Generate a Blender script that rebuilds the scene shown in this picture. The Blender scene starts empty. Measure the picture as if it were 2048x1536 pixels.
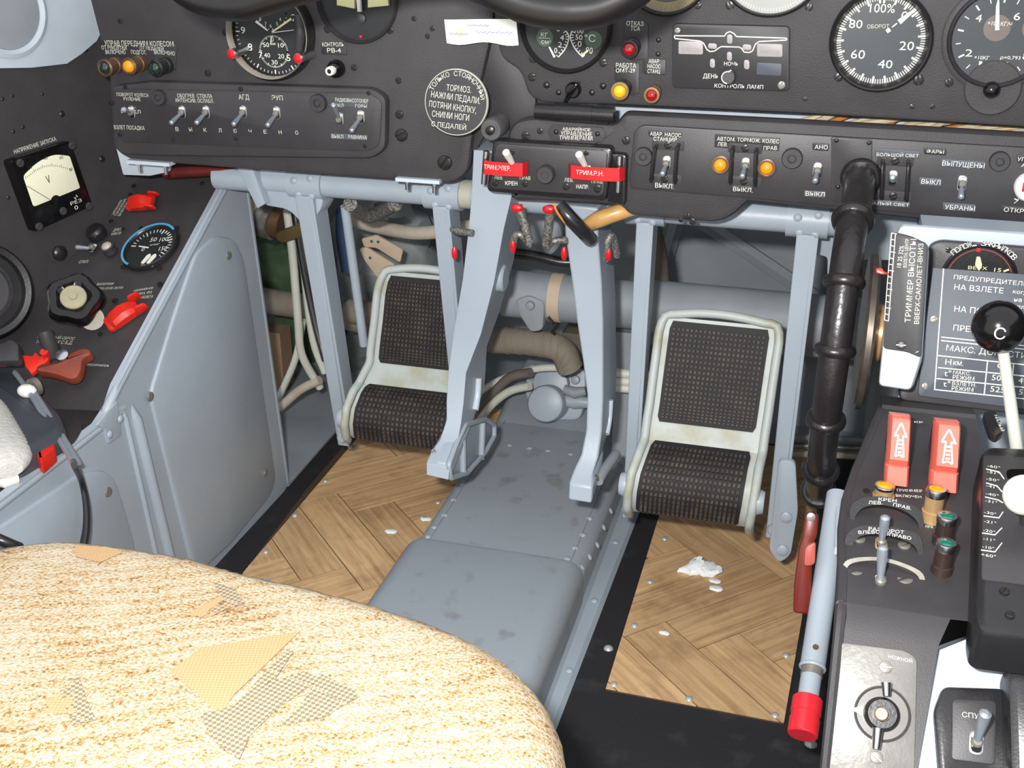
import bpy, bmesh, math, random
from mathutils import Vector as V, Matrix, noise
random.seed(7)
sc = bpy.context.scene
col = sc.collection
rad = math.radians

# ------------------------------------------------------------------ camera
FPX, PITCH, YAW, CAMH = 2283.0, rad(24.45), rad(15.5), 0.72
CR = V((math.cos(YAW), math.sin(YAW), 0))
CF = V((-math.sin(YAW)*math.cos(PITCH), math.cos(YAW)*math.cos(PITCH), -math.sin(PITCH)))
CU = CR.cross(CF)
CP = V((0, 0, CAMH))
cam = bpy.data.cameras.new('camera'); camo = bpy.data.objects.new('camera', cam); col.objects.link(camo)
cam.sensor_width = 36; cam.lens = 36*FPX/2048; cam.clip_start = .02; cam.clip_end = 50
m = Matrix((CR, CU, -CF)).transposed().to_4x4(); m.translation = CP
camo.matrix_world = m; sc.camera = camo
# ------------------------------------------------------------------ world, camera flash, exposure
w = bpy.data.worlds.new('world'); sc.world = w; w.use_nodes = True
w.node_tree.nodes['Background'].inputs[0].default_value = (.94, .97, 1, 1)
w.node_tree.nodes['Background'].inputs[1].default_value = 1.2
fl = bpy.data.lights.new('camera_flash', 'AREA'); fl.shape = 'RECTANGLE'; fl.size = .034; fl.size_y = .02
fl.energy = 13.2; fl.color = (1, .985, .96)
flo = bpy.data.objects.new('camera_flash', fl); col.objects.link(flo)
m2 = m.copy(); m2.translation = CP - CR*.052 + CU*.045 + CF*.01; flo.matrix_world = m2
sc.view_settings.view_transform = 'Standard'; sc.view_settings.look = 'None'
sc.view_settings.exposure = 0.0; sc.view_settings.gamma = 1; sc.view_settings.use_curve_mapping = False

# ------------------------------------------------------------------ pixel -> place helpers
def ray(px, py): return CR*(px-1024) + CU*(768-py) + CF*FPX
def W(px, py, X=None, Y=None, Z=None):
    d = ray(px, py)
    t = X/d.x if X is not None else Y/d.y if Y is not None else (Z-CAMH)/d.z
    return CP + d*t
class Fr:
    def __init__(s, o, n, up=(0, 0, 1)):
        s.o = V(o); s.n = V(n).normalized(); up = V(up)
        s.v = (up - s.n*up.dot(s.n)).normalized(); s.u = s.v.cross(s.n)
        s.M = Matrix((s.u, s.v, s.n)).transposed().to_4x4(); s.M.translation = s.o
    def P(s, px, py, w=0):
        d = ray(px, py); t = (s.o + s.n*w - CP).dot(s.n)/d.dot(s.n)
        return CP + d*t
    def uv(s, px, py, w=0):
        q = s.P(px, py, w) - s.o
        return (q.dot(s.u), q.dot(s.v))
    def sc(s, px, py, w=0):
        a = s.P(px-4, py, w); b = s.P(px+4, py, w)
        return (a-b).length/8
    def at(s, px, py, w=0):
        a = s.uv(px, py, w); r = s.M.copy(); r.translation = s.o + s.u*a[0] + s.v*a[1] + s.n*w
        return r

# ------------------------------------------------------------------ materials
def lin(c): return tuple(((x/255)/12.92 if x/255 <= .04045 else ((x/255+.055)/1.055)**2.4) for x in c)
MATS = {}
def mat(name, rgb, rough=.5, metal=0, var=.12, scale=40, bump=0, bscale=300, spec=.5, rgb2=None, thr=(.45, .65), coat=0, trans=0, alpha=1, emit=None):
    if name in MATS: return MATS[name]
    mt = bpy.data.materials.new(name); mt.use_nodes = True; nt = mt.node_tree; N = nt.nodes; L = nt.links
    b = N['Principled BSDF']; c = lin(rgb)
    b.inputs['Roughness'].default_value = rough; b.inputs['Metallic'].default_value = metal
    b.inputs['Specular IOR Level'].default_value = spec; b.inputs['Coat Weight'].default_value = coat
    if trans: b.inputs['Transmission Weight'].default_value = trans
    if alpha < 1: b.inputs['Alpha'].default_value = alpha
    tc = N.new('ShaderNodeTexCoord')
    nz = N.new('ShaderNodeTexNoise'); nz.inputs['Scale'].default_value = scale; nz.inputs['Detail'].default_value = 5
    L.new(tc.outputs['Object'], nz.inputs['Vector'])
    cr = N.new('ShaderNodeValToRGB'); L.new(nz.outputs['Fac'], cr.inputs['Fac'])
    e = cr.color_ramp.elements
    if rgb2 is None:
        e[0].position = .3; e[1].position = .7
        e[0].color = (*[x*(1-var) for x in c], 1); e[1].color = (*[min(1, x*(1+var)) for x in c], 1)
    else:
        e[0].position, e[1].position = thr; e[0].color = (*c, 1); e[1].color = (*lin(rgb2), 1)
    L.new(cr.outputs['Color'], b.inputs['Base Color'])
    if bump:
        n2 = N.new('ShaderNodeTexNoise'); n2.inputs['Scale'].default_value = bscale; n2.inputs['Detail'].default_value = 3
        L.new(tc.outputs['Object'], n2.inputs['Vector'])
        bp = N.new('ShaderNodeBump'); bp.inputs['Strength'].default_value = bump; bp.inputs['Distance'].default_value = .001
        L.new(n2.outputs['Fac'], bp.inputs['Height']); L.new(bp.outputs['Normal'], b.inputs['Normal'])
    MATS[name] = mt
    return mt
GREY = mat('grey_blue_paint', (160, 170, 180), .42, var=.07, scale=9, bump=.12, bscale=260)
GREYD = mat('dusty_grey_paint', (142, 148, 154), .55, var=.12, scale=14, bump=.1)
BAYG = mat('bay_grey_paint', (150, 156, 162), .6, var=.12, scale=8)
TUN = mat('scuffed_grey_paint', (152, 160, 168), .5, bump=.1, scale=34, rgb2=(112, 110, 106), thr=(.58, .86))
BLK = mat('black_panel_paint', (56, 53, 55), .62, var=.14, scale=30, bump=.35, bscale=700)
BLK2 = mat('black_gloss_paint', (34, 33, 35), .3, var=.15, scale=30, bump=.1, bscale=500)
BLKS = mat('satin_black_metal', (54, 52, 54), .46, var=.16, scale=26, bump=.12, bscale=1100)
BAK = mat('black_bakelite', (16, 15, 16), .16, var=.1)
RUB = mat('black_rubber_hose', (34, 31, 32), .3, var=.3, scale=40, bump=.4, bscale=200)
TREAD = mat('worn_tread_rubber', (50, 44, 42), .65, scale=60, rgb2=(84, 72, 64), thr=(.42, .75), bump=.3)
TREADB = mat('clean_tread_rubber', (26, 23, 24), .7, var=.2)
PLACARD = mat('engraved_placard', (40, 39, 42), .5, var=.1)
PLACG = mat('glossy_grey_placard', (74, 79, 88), .55, var=.08)
WHITE = mat('white_lettering', (222, 221, 210), .6, var=.05)
CREAM = mat('cream_lettering', (205, 203, 188), .6, var=.06)
PAPER = mat('white_paper', (236, 235, 226), .8, var=.03)
INK = mat('faded_blue_ink', (150, 160, 190), .8)
INKD = mat('dark_dial_ink', (40, 42, 46), .7)
DIAL = mat('black_dial', (30, 31, 33), .5, var=.05)
DIALG = mat('grey_dial_glass', (64, 67, 70), .25, var=.06, scale=20)
DIALL = mat('pale_dial', (150, 152, 146), .4, var=.06)
GREENP = mat('dark_green_patch', (70, 88, 74), .5)
YELLP = mat('pale_yellow_patch', (235, 230, 170), .5, var=.04)
VFACE = mat('voltmeter_cream_face', (232, 229, 202), .5, var=.03)
BLUER = mat('light_blue_ring', (84, 160, 200), .4, var=.05)
STEEL = mat('bright_steel', (190, 192, 196), .25, 1, var=.12, scale=60)
STEELD = mat('dull_steel_screw', (132, 128, 120), .38, .4, var=.2, scale=90)
SCRB = mat('blackened_screw', (50, 48, 47), .3, .5, var=.3, scale=90)
LEVER = mat('satin_lever', (168, 176, 186), .3, .6, var=.05)
BRASS = mat('worn_brass', (182, 148, 104), .35, .35, var=.2, scale=70)
BRONZE = mat('bronze_lamp_body', (104, 78, 58), .4, .35, var=.25, scale=80)
BROWNB = mat('brown_bakelite', (52, 40, 36), .25, var=.2)
REDG = mat('red_guard_plastic', (206, 38, 26), .3, var=.1)
REDS = mat('salmon_red_plastic', (234, 112, 96), .38, var=.05)
REDR = mat('bright_red_ribbon', (196, 26, 34), .3, var=.06)
REDB = mat('rust_red_enamel', (106, 26, 12), .35, var=.2, scale=30)
REDBR = mat('brown_red_handle', (122, 54, 36), .42, var=.25, scale=45, bump=.2, bscale=90)
REDK = mat('red_knob_plastic', (214, 40, 52), .3, var=.04)
LRED = mat('red_lamp_glass', (150, 14, 20), .08, var=.08, coat=1)
LYEL = mat('yellow_lamp_glass', (232, 182, 30), .1, var=.05, coat=1)
LAMB = mat('amber_lamp_glass', (238, 150, 12), .1, var=.05, coat=1)
LGRN = mat('green_lamp_glass', (16, 104, 84), .1, var=.1, coat=1)
LDKG = mat('dark_green_lamp_glass', (24, 44, 34), .08, var=.1, coat=1)
PLW = mat('white_plastic', (232, 230, 220), .4, var=.03)
IVORY = mat('ivory_rod', (206, 208, 196), .45, var=.05)
TAPE = mat('beige_cloth_tape', (198, 178, 156), .8, var=.06, scale=60)
WRAP = mat('dusty_conduit_wrap', (134, 124, 112), .7, var=.15, scale=40, bump=.4, bscale=120)
CLOTH = mat('off_white_cable_wrap', (186, 176, 160), .8, var=.15, scale=40, bump=.3)
GREENC = mat('dark_green_insulation', (44, 66, 40), .6, scale=14, rgb2=(86, 108, 80), thr=(.45, .75), bump=.6, bscale=40)
BLUEG = mat('grey_green_sheeting', (96, 104, 98), .5, scale=10, rgb2=(132, 140, 142), thr=(.4, .7), bump=.6, bscale=30)
TAN = mat('tan_wood_block', (150, 122, 96), .7, var=.12)
BRAID = mat('silver_braid', (150, 148, 142), .45, .5, scale=420, rgb2=(92, 90, 86), thr=(.4, .6), bump=.8, bscale=500)
WIRE = mat('cream_wire', (206, 190, 158), .6, var=.12)
WIREO = mat('orange_wire', (196, 122, 52), .6, var=.15)
WIREW = mat('amber_varnished_sleeve', (196, 152, 92), .3, var=.2, scale=50, bump=.4, bscale=90)
YEDGE = mat('yellowed_pedal_paint', (176, 182, 178), .5, scale=24, rgb2=(150, 140, 96), thr=(.5, .78), bump=.2)
GLUE = mat('yellow_brown_glue', (150, 134, 92), .7, var=.25, scale=60)
SNOW = mat('white_crumb', (240, 242, 244), .9, var=.02, bump=.5, bscale=160)
LGREY = mat('light_grey_enamel', (186, 196, 206), .3, var=.04)
FLOORB = mat('black_rubber_mat', (30, 29, 33), .75, scale=26, rgb2=(66, 62, 60), thr=(.58, .9), bump=.4, bscale=180)
JOINT = mat('dark_joint', (74, 56, 40), .8)
KNITW = mat('white_ribbed_cloth', (196, 194, 188), .85, var=.1, scale=200, bump=.8, bscale=420)

def mat_wood():
    mt = bpy.data.materials.new('parquet_wood'); mt.use_nodes = True; nt = mt.node_tree; N = nt.nodes; L = nt.links
    b = N['Principled BSDF']; b.inputs['Roughness'].default_value = .55
    uv = N.new('ShaderNodeUVMap'); uv.uv_map = 'UVMap'
    oi = N.new('ShaderNodeObjectInfo')
    ad = N.new('ShaderNodeVectorMath'); ad.operation = 'ADD'
    sclr = N.new('ShaderNodeVectorMath'); sclr.operation = 'SCALE'; sclr.inputs['Scale'].default_value = 7
    cb = N.new('ShaderNodeCombineXYZ'); L.new(oi.outputs['Random'], cb.inputs[0]); L.new(oi.outputs['Random'], cb.inputs[1])
    L.new(cb.outputs[0], sclr.inputs[0]); L.new(uv.outputs[0], ad.inputs[0]); L.new(sclr.outputs[0], ad.inputs[1])
    mp = N.new('ShaderNodeMapping'); mp.inputs['Scale'].default_value = (9, 170, 1); L.new(ad.outputs[0], mp.inputs[0])
    nz = N.new('ShaderNodeTexNoise'); nz.inputs['Scale'].default_value = 1; nz.inputs['Detail'].default_value = 6; nz.inputs['Distortion'].default_value = .8
    L.new(mp.outputs[0], nz.inputs[0])
    cr = N.new('ShaderNodeValToRGB'); L.new(nz.outputs['Fac'], cr.inputs[0])
    e = cr.color_ramp.elements; e[0].position = .3; e[0].color = (*lin((186, 147, 106)), 1); e[1].position = .66; e[1].color = (*lin((224, 186, 138)), 1)
    # dirt
    tc = N.new('ShaderNodeTexCoord')
    geo = N.new('ShaderNodeNewGeometry')
    n2 = N.new('ShaderNodeTexNoise'); n2.inputs['Scale'].default_value = 13; n2.inputs['Detail'].default_value = 6; n2.inputs['Roughness'].default_value = .7
    L.new(geo.outputs['Position'], n2.inputs[0])
    c2 = N.new('ShaderNodeValToRGB'); L.new(n2.outputs['Fac'], c2.inputs[0]); e = c2.color_ramp.elements
    e[0].position = .5; e[0].color = (1, 1, 1, 1); e[1].position = .82; e[1].color = (.5, .46, .43, 1)
    tone = N.new('ShaderNodeMapRange'); L.new(oi.outputs['Random'], tone.inputs[0]); tone.inputs[3].default_value = .84; tone.inputs[4].default_value = 1.1
    mx = N.new('ShaderNodeMix'); mx.data_type = 'RGBA'; mx.blend_type = 'MULTIPLY'; mx.inputs[0].default_value = 1
    L.new(cr.outputs[0], mx.inputs[6]); L.new(c2.outputs[0], mx.inputs[7])
    m3 = N.new('ShaderNodeVectorMath'); m3.operation = 'SCALE'; L.new(mx.outputs[2], m3.inputs[0]); L.new(tone.outputs[0], m3.inputs['Scale'])
    L.new(m3.outputs[0], b.inputs['Base Color'])
    return mt
WOOD = mat_wood()

def mat_fabric():
    mt = bpy.data.materials.new('cream_boucle_fabric'); mt.use_nodes = True; nt = mt.node_tree; N = nt.nodes; L = nt.links
    b = N['Principled BSDF']; b.inputs['Roughness'].default_value = .95; b.inputs['Specular IOR Level'].default_value = .1
    tc = N.new('ShaderNodeTexCoord')
    wv = N.new('ShaderNodeTexWave'); wv.inputs['Scale'].default_value = 26; wv.inputs['Distortion'].default_value = 9; wv.inputs['Detail'].default_value = 3; wv.inputs['Detail Scale'].default_value = .35
    mp0 = N.new('ShaderNodeMapping'); mp0.inputs['Rotation'].default_value = (0, 0, rad(62)); L.new(tc.outputs['Object'], mp0.inputs[0]); L.new(mp0.outputs[0], wv.inputs[0])
    nz = N.new('ShaderNodeTexNoise'); nz.inputs['Scale'].default_value = 520; nz.inputs['Detail'].default_value = 4; nz.inputs['Roughness'].default_value = .65
    L.new(tc.outputs['Object'], nz.inputs[0])
    n2 = N.new('ShaderNodeTexNoise'); n2.inputs['Scale'].default_value = 22; n2.inputs['Detail'].default_value = 3; L.new(tc.outputs['Object'], n2.inputs[0])
    a = N.new('ShaderNodeMath'); a.operation = 'MULTIPLY_ADD'; a.inputs[1].default_value = .07; L.new(wv.outputs['Fac'], a.inputs[0]); L.new(nz.outputs['Fac'], a.inputs[2])
    a2 = N.new('ShaderNodeMath'); a2.operation = 'MULTIPLY_ADD'; a2.inputs[1].default_value = .26; L.new(n2.outputs['Fac'], a2.inputs[0]); L.new(a.outputs[0], a2.inputs[2])
    cr = N.new('ShaderNodeValToRGB'); L.new(a2.outputs[0], cr.inputs[0]); e = cr.color_ramp.elements
    e[0].position = .47; e[0].color = (*lin((126, 92, 54)), 1); e[1].position = .74; e[1].color = (*lin((196, 184, 164)), 1)
    k = cr.color_ramp.elements.new(.58); k.color = (*lin((180, 150, 108)), 1)
    L.new(cr.outputs[0], b.inputs['Base Color'])
    bp = N.new('ShaderNodeBump'); bp.inputs['Strength'].default_value = .9; bp.inputs['Distance'].default_value = .002; L.new(nz.outputs['Fac'], bp.inputs['Height']); L.new(bp.outputs[0], b.inputs['Normal'])
    return mt
FAB = mat_fabric()
def mat_weave(name, c1, c2, s=700, rot=30):
    mt = bpy.data.materials.new(name); mt.use_nodes = True; nt = mt.node_tree; N = nt.nodes; L = nt.links
    b = N['Principled BSDF']; b.inputs['Roughness'].default_value = .9; b.inputs['Specular IOR Level'].default_value = .1
    tc = N.new('ShaderNodeTexCoord'); mp = N.new('ShaderNodeMapping'); mp.inputs['Rotation'].default_value = (0, 0, rad(rot)); L.new(tc.outputs['Object'], mp.inputs[0])
    ch = N.new('ShaderNodeTexChecker'); ch.inputs['Scale'].default_value = s; L.new(mp.outputs[0], ch.inputs[0])
    ch.inputs[1].default_value = (*lin(c1), 1); ch.inputs[2].default_value = (*lin(c2), 1)
    L.new(ch.outputs[0], b.inputs['Base Color'])
    return mt
WEAVE = mat_weave('tan_plain_weave', (170, 138, 100), (182, 152, 116))
HATCH = mat_weave('grey_hatched_weave', (122, 110, 92), (172, 156, 132), 520, 58)

# ------------------------------------------------------------------ mesh builder
class MB:
    def __init__(s): s.v = []; s.f = []
    def add(s, vs, fs):
        o = len(s.v); s.v += [V(x) for x in vs]; s.f += [tuple(i+o for i in f) for f in fs]; return s
    def box(s, c, size, R=None):
        c = V(c); hx, hy, hz = [x/2 for x in size]
        vs = [V((x, y, z)) for z in (-hz, hz) for y in (-hy, hy) for x in (-hx, hx)]
        if R is not None: vs = [R @ x for x in vs]
        return s.add([c+x for x in vs], [(0, 2, 3, 1), (4, 5, 7, 6), (0, 1, 5, 4), (2, 6, 7, 3), (0, 4, 6, 2), (1, 3, 7, 5)])
    def loft(s, rings, caps=True, closed=True):
        n = len(rings[0]); vs = [p for r in rings for p in r]; fs = []
        for i in range(len(rings)-1):
            for j in range(n if closed else n-1):
                k = (j+1) % n; fs.append((i*n+j, i*n+k, (i+1)*n+k, (i+1)*n+j))
        if caps: fs.append(tuple(range(n))[::-1]); fs.append(tuple((len(rings)-1)*n+j for j in range(n)))
        return s.add(vs, fs)
    def prism(s, poly, z0, z1, b=0, back=False):
        if area2(poly) < 0: poly = poly[::-1]
        rings = [[V((x, y, z0)) for x, y in poly]]
        if b:
            rings.append([V((x, y, z1-b)) for x, y in poly])
            rings.append([V((x, y, z1-.3*b)) for x, y in inset(poly, .3*b)])
            rings.append([V((x, y, z1)) for x, y in inset(poly, b)])
        else: rings.append([V((x, y, z1)) for x, y in poly])
        return s.loft(rings)
    def lathe(s, prof, n=24, c=(0, 0), M=None, open=False):
        rings = [[V((c[0]+r*math.cos(2*math.pi*k/n), c[1]+r*math.sin(2*math.pi*k/n), z)) for k in range(n)] for r, z in prof]
        if M is not None: rings = [[M @ p for p in r] for r in rings]
        return s.loft(rings, caps=not open)
    def tube(s, pts, r, n=10, smooth=0):
        pts = [V(p) for p in pts]; rr = r if isinstance(r, (list, tuple)) else [r]*len(pts)
        if smooth: pts, rr = catmull(pts, rr, smooth)
        rings = []; t0 = (pts[1]-pts[0]).normalized()
        a = t0.orthogonal().normalized()
        for i, p in enumerate(pts):
            t = (pts[min(i+1, len(pts)-1)] - pts[max(i-1, 0)]).normalized()
            a = (a - t*a.dot(t)).normalized(); b = t.cross(a)
            rings.append([p + (a*math.cos(2*math.pi*k/n) + b*math.sin(2*math.pi*k/n))*rr[i] for k in range(n)])
        return s.loft(rings)
    def sphere(s, c, r, n=16, sq=(1, 1, 1)):
        c = V(c); rings = []
        for i in range(1, n//2):
            a = math.pi*i/(n//2)
            rings.append([c + V((r*math.sin(a)*math.cos(2*math.pi*k/n)*sq[0], r*math.sin(a)*math.sin(2*math.pi*k/n)*sq[1], -r*math.cos(a)*sq[2])) for k in range(n)])
        return s.loft(rings)
    def text(s, txt, o, xv, yv):
        vs, fs = textgeo(txt); o = V(o); xv = V(xv); yv = V(yv)
        return s.add([o + xv*x + yv*y for x, y in vs], fs)
    def xf(s, M): s.v = [M @ p for p in s.v]; return s
    def mesh(s, name, mt, smooth=True, ang=38):
        me = bpy.data.meshes.new(name); me.from_pydata([tuple(p) for p in s.v], [], s.f)
        bm = bmesh.new(); bm.from_mesh(me); bmesh.ops.recalc_face_normals(bm, faces=bm.faces); bm.to_mesh(me); bm.free()
        me.materials.append(mt)
        if smooth:
            me.shade_smooth(); me.set_sharp_from_angle(angle=rad(ang))
        return me
def area2(p): return sum(p[i][0]*p[(i+1) % len(p)][1] - p[(i+1) % len(p)][0]*p[i][1] for i in range(len(p)))
def inset(p, d):
    out = []; n = len(p)
    for i in range(n):
        a, b, c = V(p[i-1]), V(p[i]), V(p[(i+1) % n])
        e1 = (b-a); e2 = (c-b)
        if e1.length < 1e-9 or e2.length < 1e-9: out.append(tuple(b)); continue
        e1.normalize(); e2.normalize()
        n1 = V((-e1.y, e1.x)); n2 = V((-e2.y, e2.x)); h = n1+n2
        k = h.dot(h)
        if k < .2: h = n1; k = 1; q = d
        q = 2*d/k if k else d
        out.append((b.x + h.x*q, b.y + h.y*q))
    return out
def rpoly(pts, r, n=5):
    out = []; N = len(pts); rs = r if isinstance(r, (list, tuple)) else [r]*N
    for i in range(N):
        b = V(pts[i]); a = V(pts[i-1])-b; c = V(pts[(i+1) % N])-b
        q = min(rs[i], .48*a.length, .48*c.length)
        if q <= 0: out.append(tuple(b)); continue
        a.normalize(); c.normalize(); p0 = b+a*q; p2 = b+c*q
        for k in range(n+1):
            t = k/n; p = p0*(1-t)**2 + b*2*t*(1-t) + p2*t*t; out.append((p.x, p.y))
    return out
def rrect(w, h, r, c=(0, 0), n=4):
    return rpoly([(c[0]-w/2, c[1]-h/2), (c[0]+w/2, c[1]-h/2), (c[0]+w/2, c[1]+h/2), (c[0]-w/2, c[1]+h/2)], r, n)
def catmull(pts, rr, k):
    P = [pts[0]*2-pts[1]] + list(pts) + [pts[-1]*2-pts[-2]]; o = []; ro = []
    for i in range(1, len(P)-2):
        for j in range(k):
            t = j/k; a, b, c, d = P[i-1], P[i], P[i+1], P[i+2]
            o.append(.5*((2*b) + (c-a)*t + (2*a-5*b+4*c-d)*t*t + (3*b-a-3*c+d)*t**3)); ro.append(rr[i-1]*(1-t) + rr[i]*t)
    o.append(pts[-1]); ro.append(rr[-1])
    return o, ro
TG = {}
def textgeo(txt):
    if txt in TG: return TG[txt]
    cu = bpy.data.curves.new('txt', 'FONT'); cu.body = txt; cu.resolution_u = 2
    ob = bpy.data.objects.new('txt', cu); me = bpy.data.meshes.new_from_object(ob)
    xs = [p.co.x for p in me.vertices]; ys = [p.co.y for p in me.vertices]
    x0, x1 = min(xs), max(xs); y0, y1 = (min(ys), max(ys))
    if y0 < -.05 and txt.upper() == txt and any(ch in txt for ch in 'ДЦЩ,') and len(txt) > 1: y0 = 0
    r = ([((p.co.x-x0)/(x1-x0 or 1), (p.co.y-y0)/((y1-y0) or 1)) for p in me.vertices], [tuple(f.vertices) for f in me.polygons])
    bpy.data.objects.remove(ob); bpy.data.curves.remove(cu); bpy.data.meshes.remove(me)
    TG[txt] = r
    return r

# ------------------------------------------------------------------ things and parts
def absorb(src, dst):
    """hand the parts of a helper group over to the thing they belong to"""
    for ch in list(src.o.children):
        ml = dst.inv @ src.M @ ch.matrix_basis; ch.parent = dst.o; ch.matrix_basis = ml
    bpy.data.objects.remove(src.o)
def setp(o, label=None, cat=None, group=None, kind=None):
    if label: o['label'] = label
    if cat: o['category'] = cat
    if group: o['group'] = group
    if kind: o['kind'] = kind
    return o
class T:
    """one thing: an Empty with its parts; M = frame matrix; parts are given in the frame (local) or in the world"""
    def __init__(s, name, label, cat, M=None, loc=None, group=None, kind=None):
        s.M = M.copy() if M is not None else Matrix.Translation(V(loc or (0, 0, 0)))
        s.inv = s.M.inverted(); s.o = bpy.data.objects.new(name, None); s.o.empty_display_size = .02
        col.objects.link(s.o); s.o.matrix_world = s.M; setp(s.o, label, cat, group, kind)
    def part(s, name, mb, mt, parent=None, world=False, label=None, kind=None, smooth=True, ang=38):
        if world: mb.xf(s.inv)
        me = mb if isinstance(mb, bpy.types.Mesh) else mb.mesh(name, mt, smooth, ang)
        o = bpy.data.objects.new(name, me); col.objects.link(o); o.parent = parent or s.o
        setp(o, label, kind=kind)
        return o
    def inst(s, name, me, loc, scale=1, rotz=0, parent=None):
        o = bpy.data.objects.new(name, me); col.objects.link(o); o.parent = parent or s.o
        o.location = loc; o.rotation_euler = (0, 0, rotz); o.scale = (scale,)*3
        return o
def solo(name, label, cat, mb, mt, group=None, kind=None, smooth=True, ang=38, M=None):
    """a thing that is one mesh; mb in world space (or in frame M); origin at its base"""
    if M is not None: mb.xf(M)
    xs = [p.x for p in mb.v]; ys = [p.y for p in mb.v]; zs = [p.z for p in mb.v]
    o0 = V(((min(xs)+max(xs))/2, (min(ys)+max(ys))/2, min(zs))); mb.xf(Matrix.Translation(-o0))
    o = bpy.data.objects.new(name, mb.mesh(name, mt, smooth, ang)); col.objects.link(o); o.location = o0
    return setp(o, label, cat, group, kind)
# shared screw and rivet meshes (unit radius)
def screw_mesh(mt):
    mb = MB()
    for sg in (1, -1):
        pl = [(math.cos(a), math.sin(a)) for a in [math.asin(.13) + (math.pi-2*math.asin(.13))*k/8 for k in range(9)]]
        mb.prism([(x, y*sg) for x, y in pl], 0, .42, .12)
    mb.lathe([(1.0, 0), (1.0, .18), (.6, .18)], 14)
    return mb.mesh('screw', mt)
SCR = {'b': screw_mesh(SCRB), 's': screw_mesh(STEELD), 'k': screw_mesh(BLK)}
def dome_mesh(mt, h=.5):
    return MB().lathe([(1, 0), (.93, .28*h), (.72, .66*h), (.4, .92*h), (.12, h)], 12).mesh('rivet', mt)
DOME = {'b': dome_mesh(BLKS), 'g': dome_mesh(GREY), 's': dome_mesh(mat('zinc_rivet', (186, 186, 182), .35, .35), .6), 'k': dome_mesh(BLK2)}
def screws(t, F, lst, kind='b', r=4.2, w=0, name='screw', base=None):
    base = base or V((0, 0, 0))
    for q in lst:
        u, v = F.uv(q[0], q[1], w); rr = (q[2] if len(q) > 2 else r)*F.sc(q[0], q[1], w)
        t.inst(name, (SCR if name == 'screw' else DOME)[kind], (u, v, w-.0002), rr, random.uniform(0, 3))
def lab(t, F, lines, mt=WHITE, plate=None, w=0, pm=PLACARD, pr=3, ph=.0008):
    """lettering (baseline px -> px, cap height px) on frame F, which is the frame of t; optional engraved placard behind"""
    par = None
    if plate:
        pts = [F.uv(x, y, w) for x, y in plate]
        par = t.part('placard', MB().prism(rpoly(pts, pr*F.sc(*plate[0], w), 3), w-.0004, w+ph, .0003), pm)
        w = w+ph
    mb = MB()
    for txt, x0, y0, x1, y1, h in lines:
        a = V(F.uv(x0, y0, w)); b = V(F.uv(x1, y1, w)); d = b-a; nrm = V((-d.y, d.x)).normalized()*h*F.sc((x0+x1)/2, (y0+y1)/2, w)
        mb.text(txt, (a.x, a.y, w+.00025), (d.x, d.y, 0), (nrm.x, nrm.y, 0))
    return t.part('lettering', mb, mt, parent=par, smooth=False)
def ppoly(F, pts, w=0): return [F.uv(x, y, w) for x, y in pts]
def bar2(mb, a, b, wd, z, h=.0003):
    a = V(a); b = V(b); d = (b-a).normalized(); n = V((-d.y, d.x))*wd/2
    q = [a-n, b-n, b+n, a+n]
    mb.prism([(p.x, p.y) for p in q], z-.0002, z+h)

# ================================================================== STRUCTURE
fl_t = T('floor', 'black scuffed rubber cockpit floor with riveted parquet panels', 'floor', kind='structure')
fl_t.part('rubber_mat', MB().box((-.1, .65, -.006), (2.2, 2.1, .012)), FLOORB)
fl_t.part('bay_deck', MB().prism(ppoly(Fr((0, 0, 0), (0, 0, 1), (0, 1, 0)), [(578, 972), (653, 886)]) + [(-.62, 1.7), (-1.1, 1.7), (-1.1, .9), (-.66, 1.09)], -.004, .003), GREYD)
fl_t.part('bay_deck', MB().box((-.1, 1.565, -.003), (1.1, .27, .012)), GREYD)
FLF = Fr((0, 0, 0), (0, 0, 1), (0, 1, 0))
def clip(poly, region):
    out = poly
    if area2(region) < 0: region = region[::-1]
    for i in range(len(region)):
        a = V(region[i]); b = V(region[(i+1) % len(region)]); e = b-a; src = out; out = []
        for j in range(len(src)):
            p = V(src[j]); q = V(src[(j+1) % len(src)]); dp = e.x*(p.y-a.y)-e.y*(p.x-a.x); dq = e.x*(q.y-a.y)-e.y*(q.x-a.x)
            if dp >= 0: out.append((p.x, p.y))
            if dp*dq < 0:
                t = dp/(dp-dq); r = p.lerp(q, t); out.append((r.x, r.y))
        if not out: return []
    return out
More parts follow.
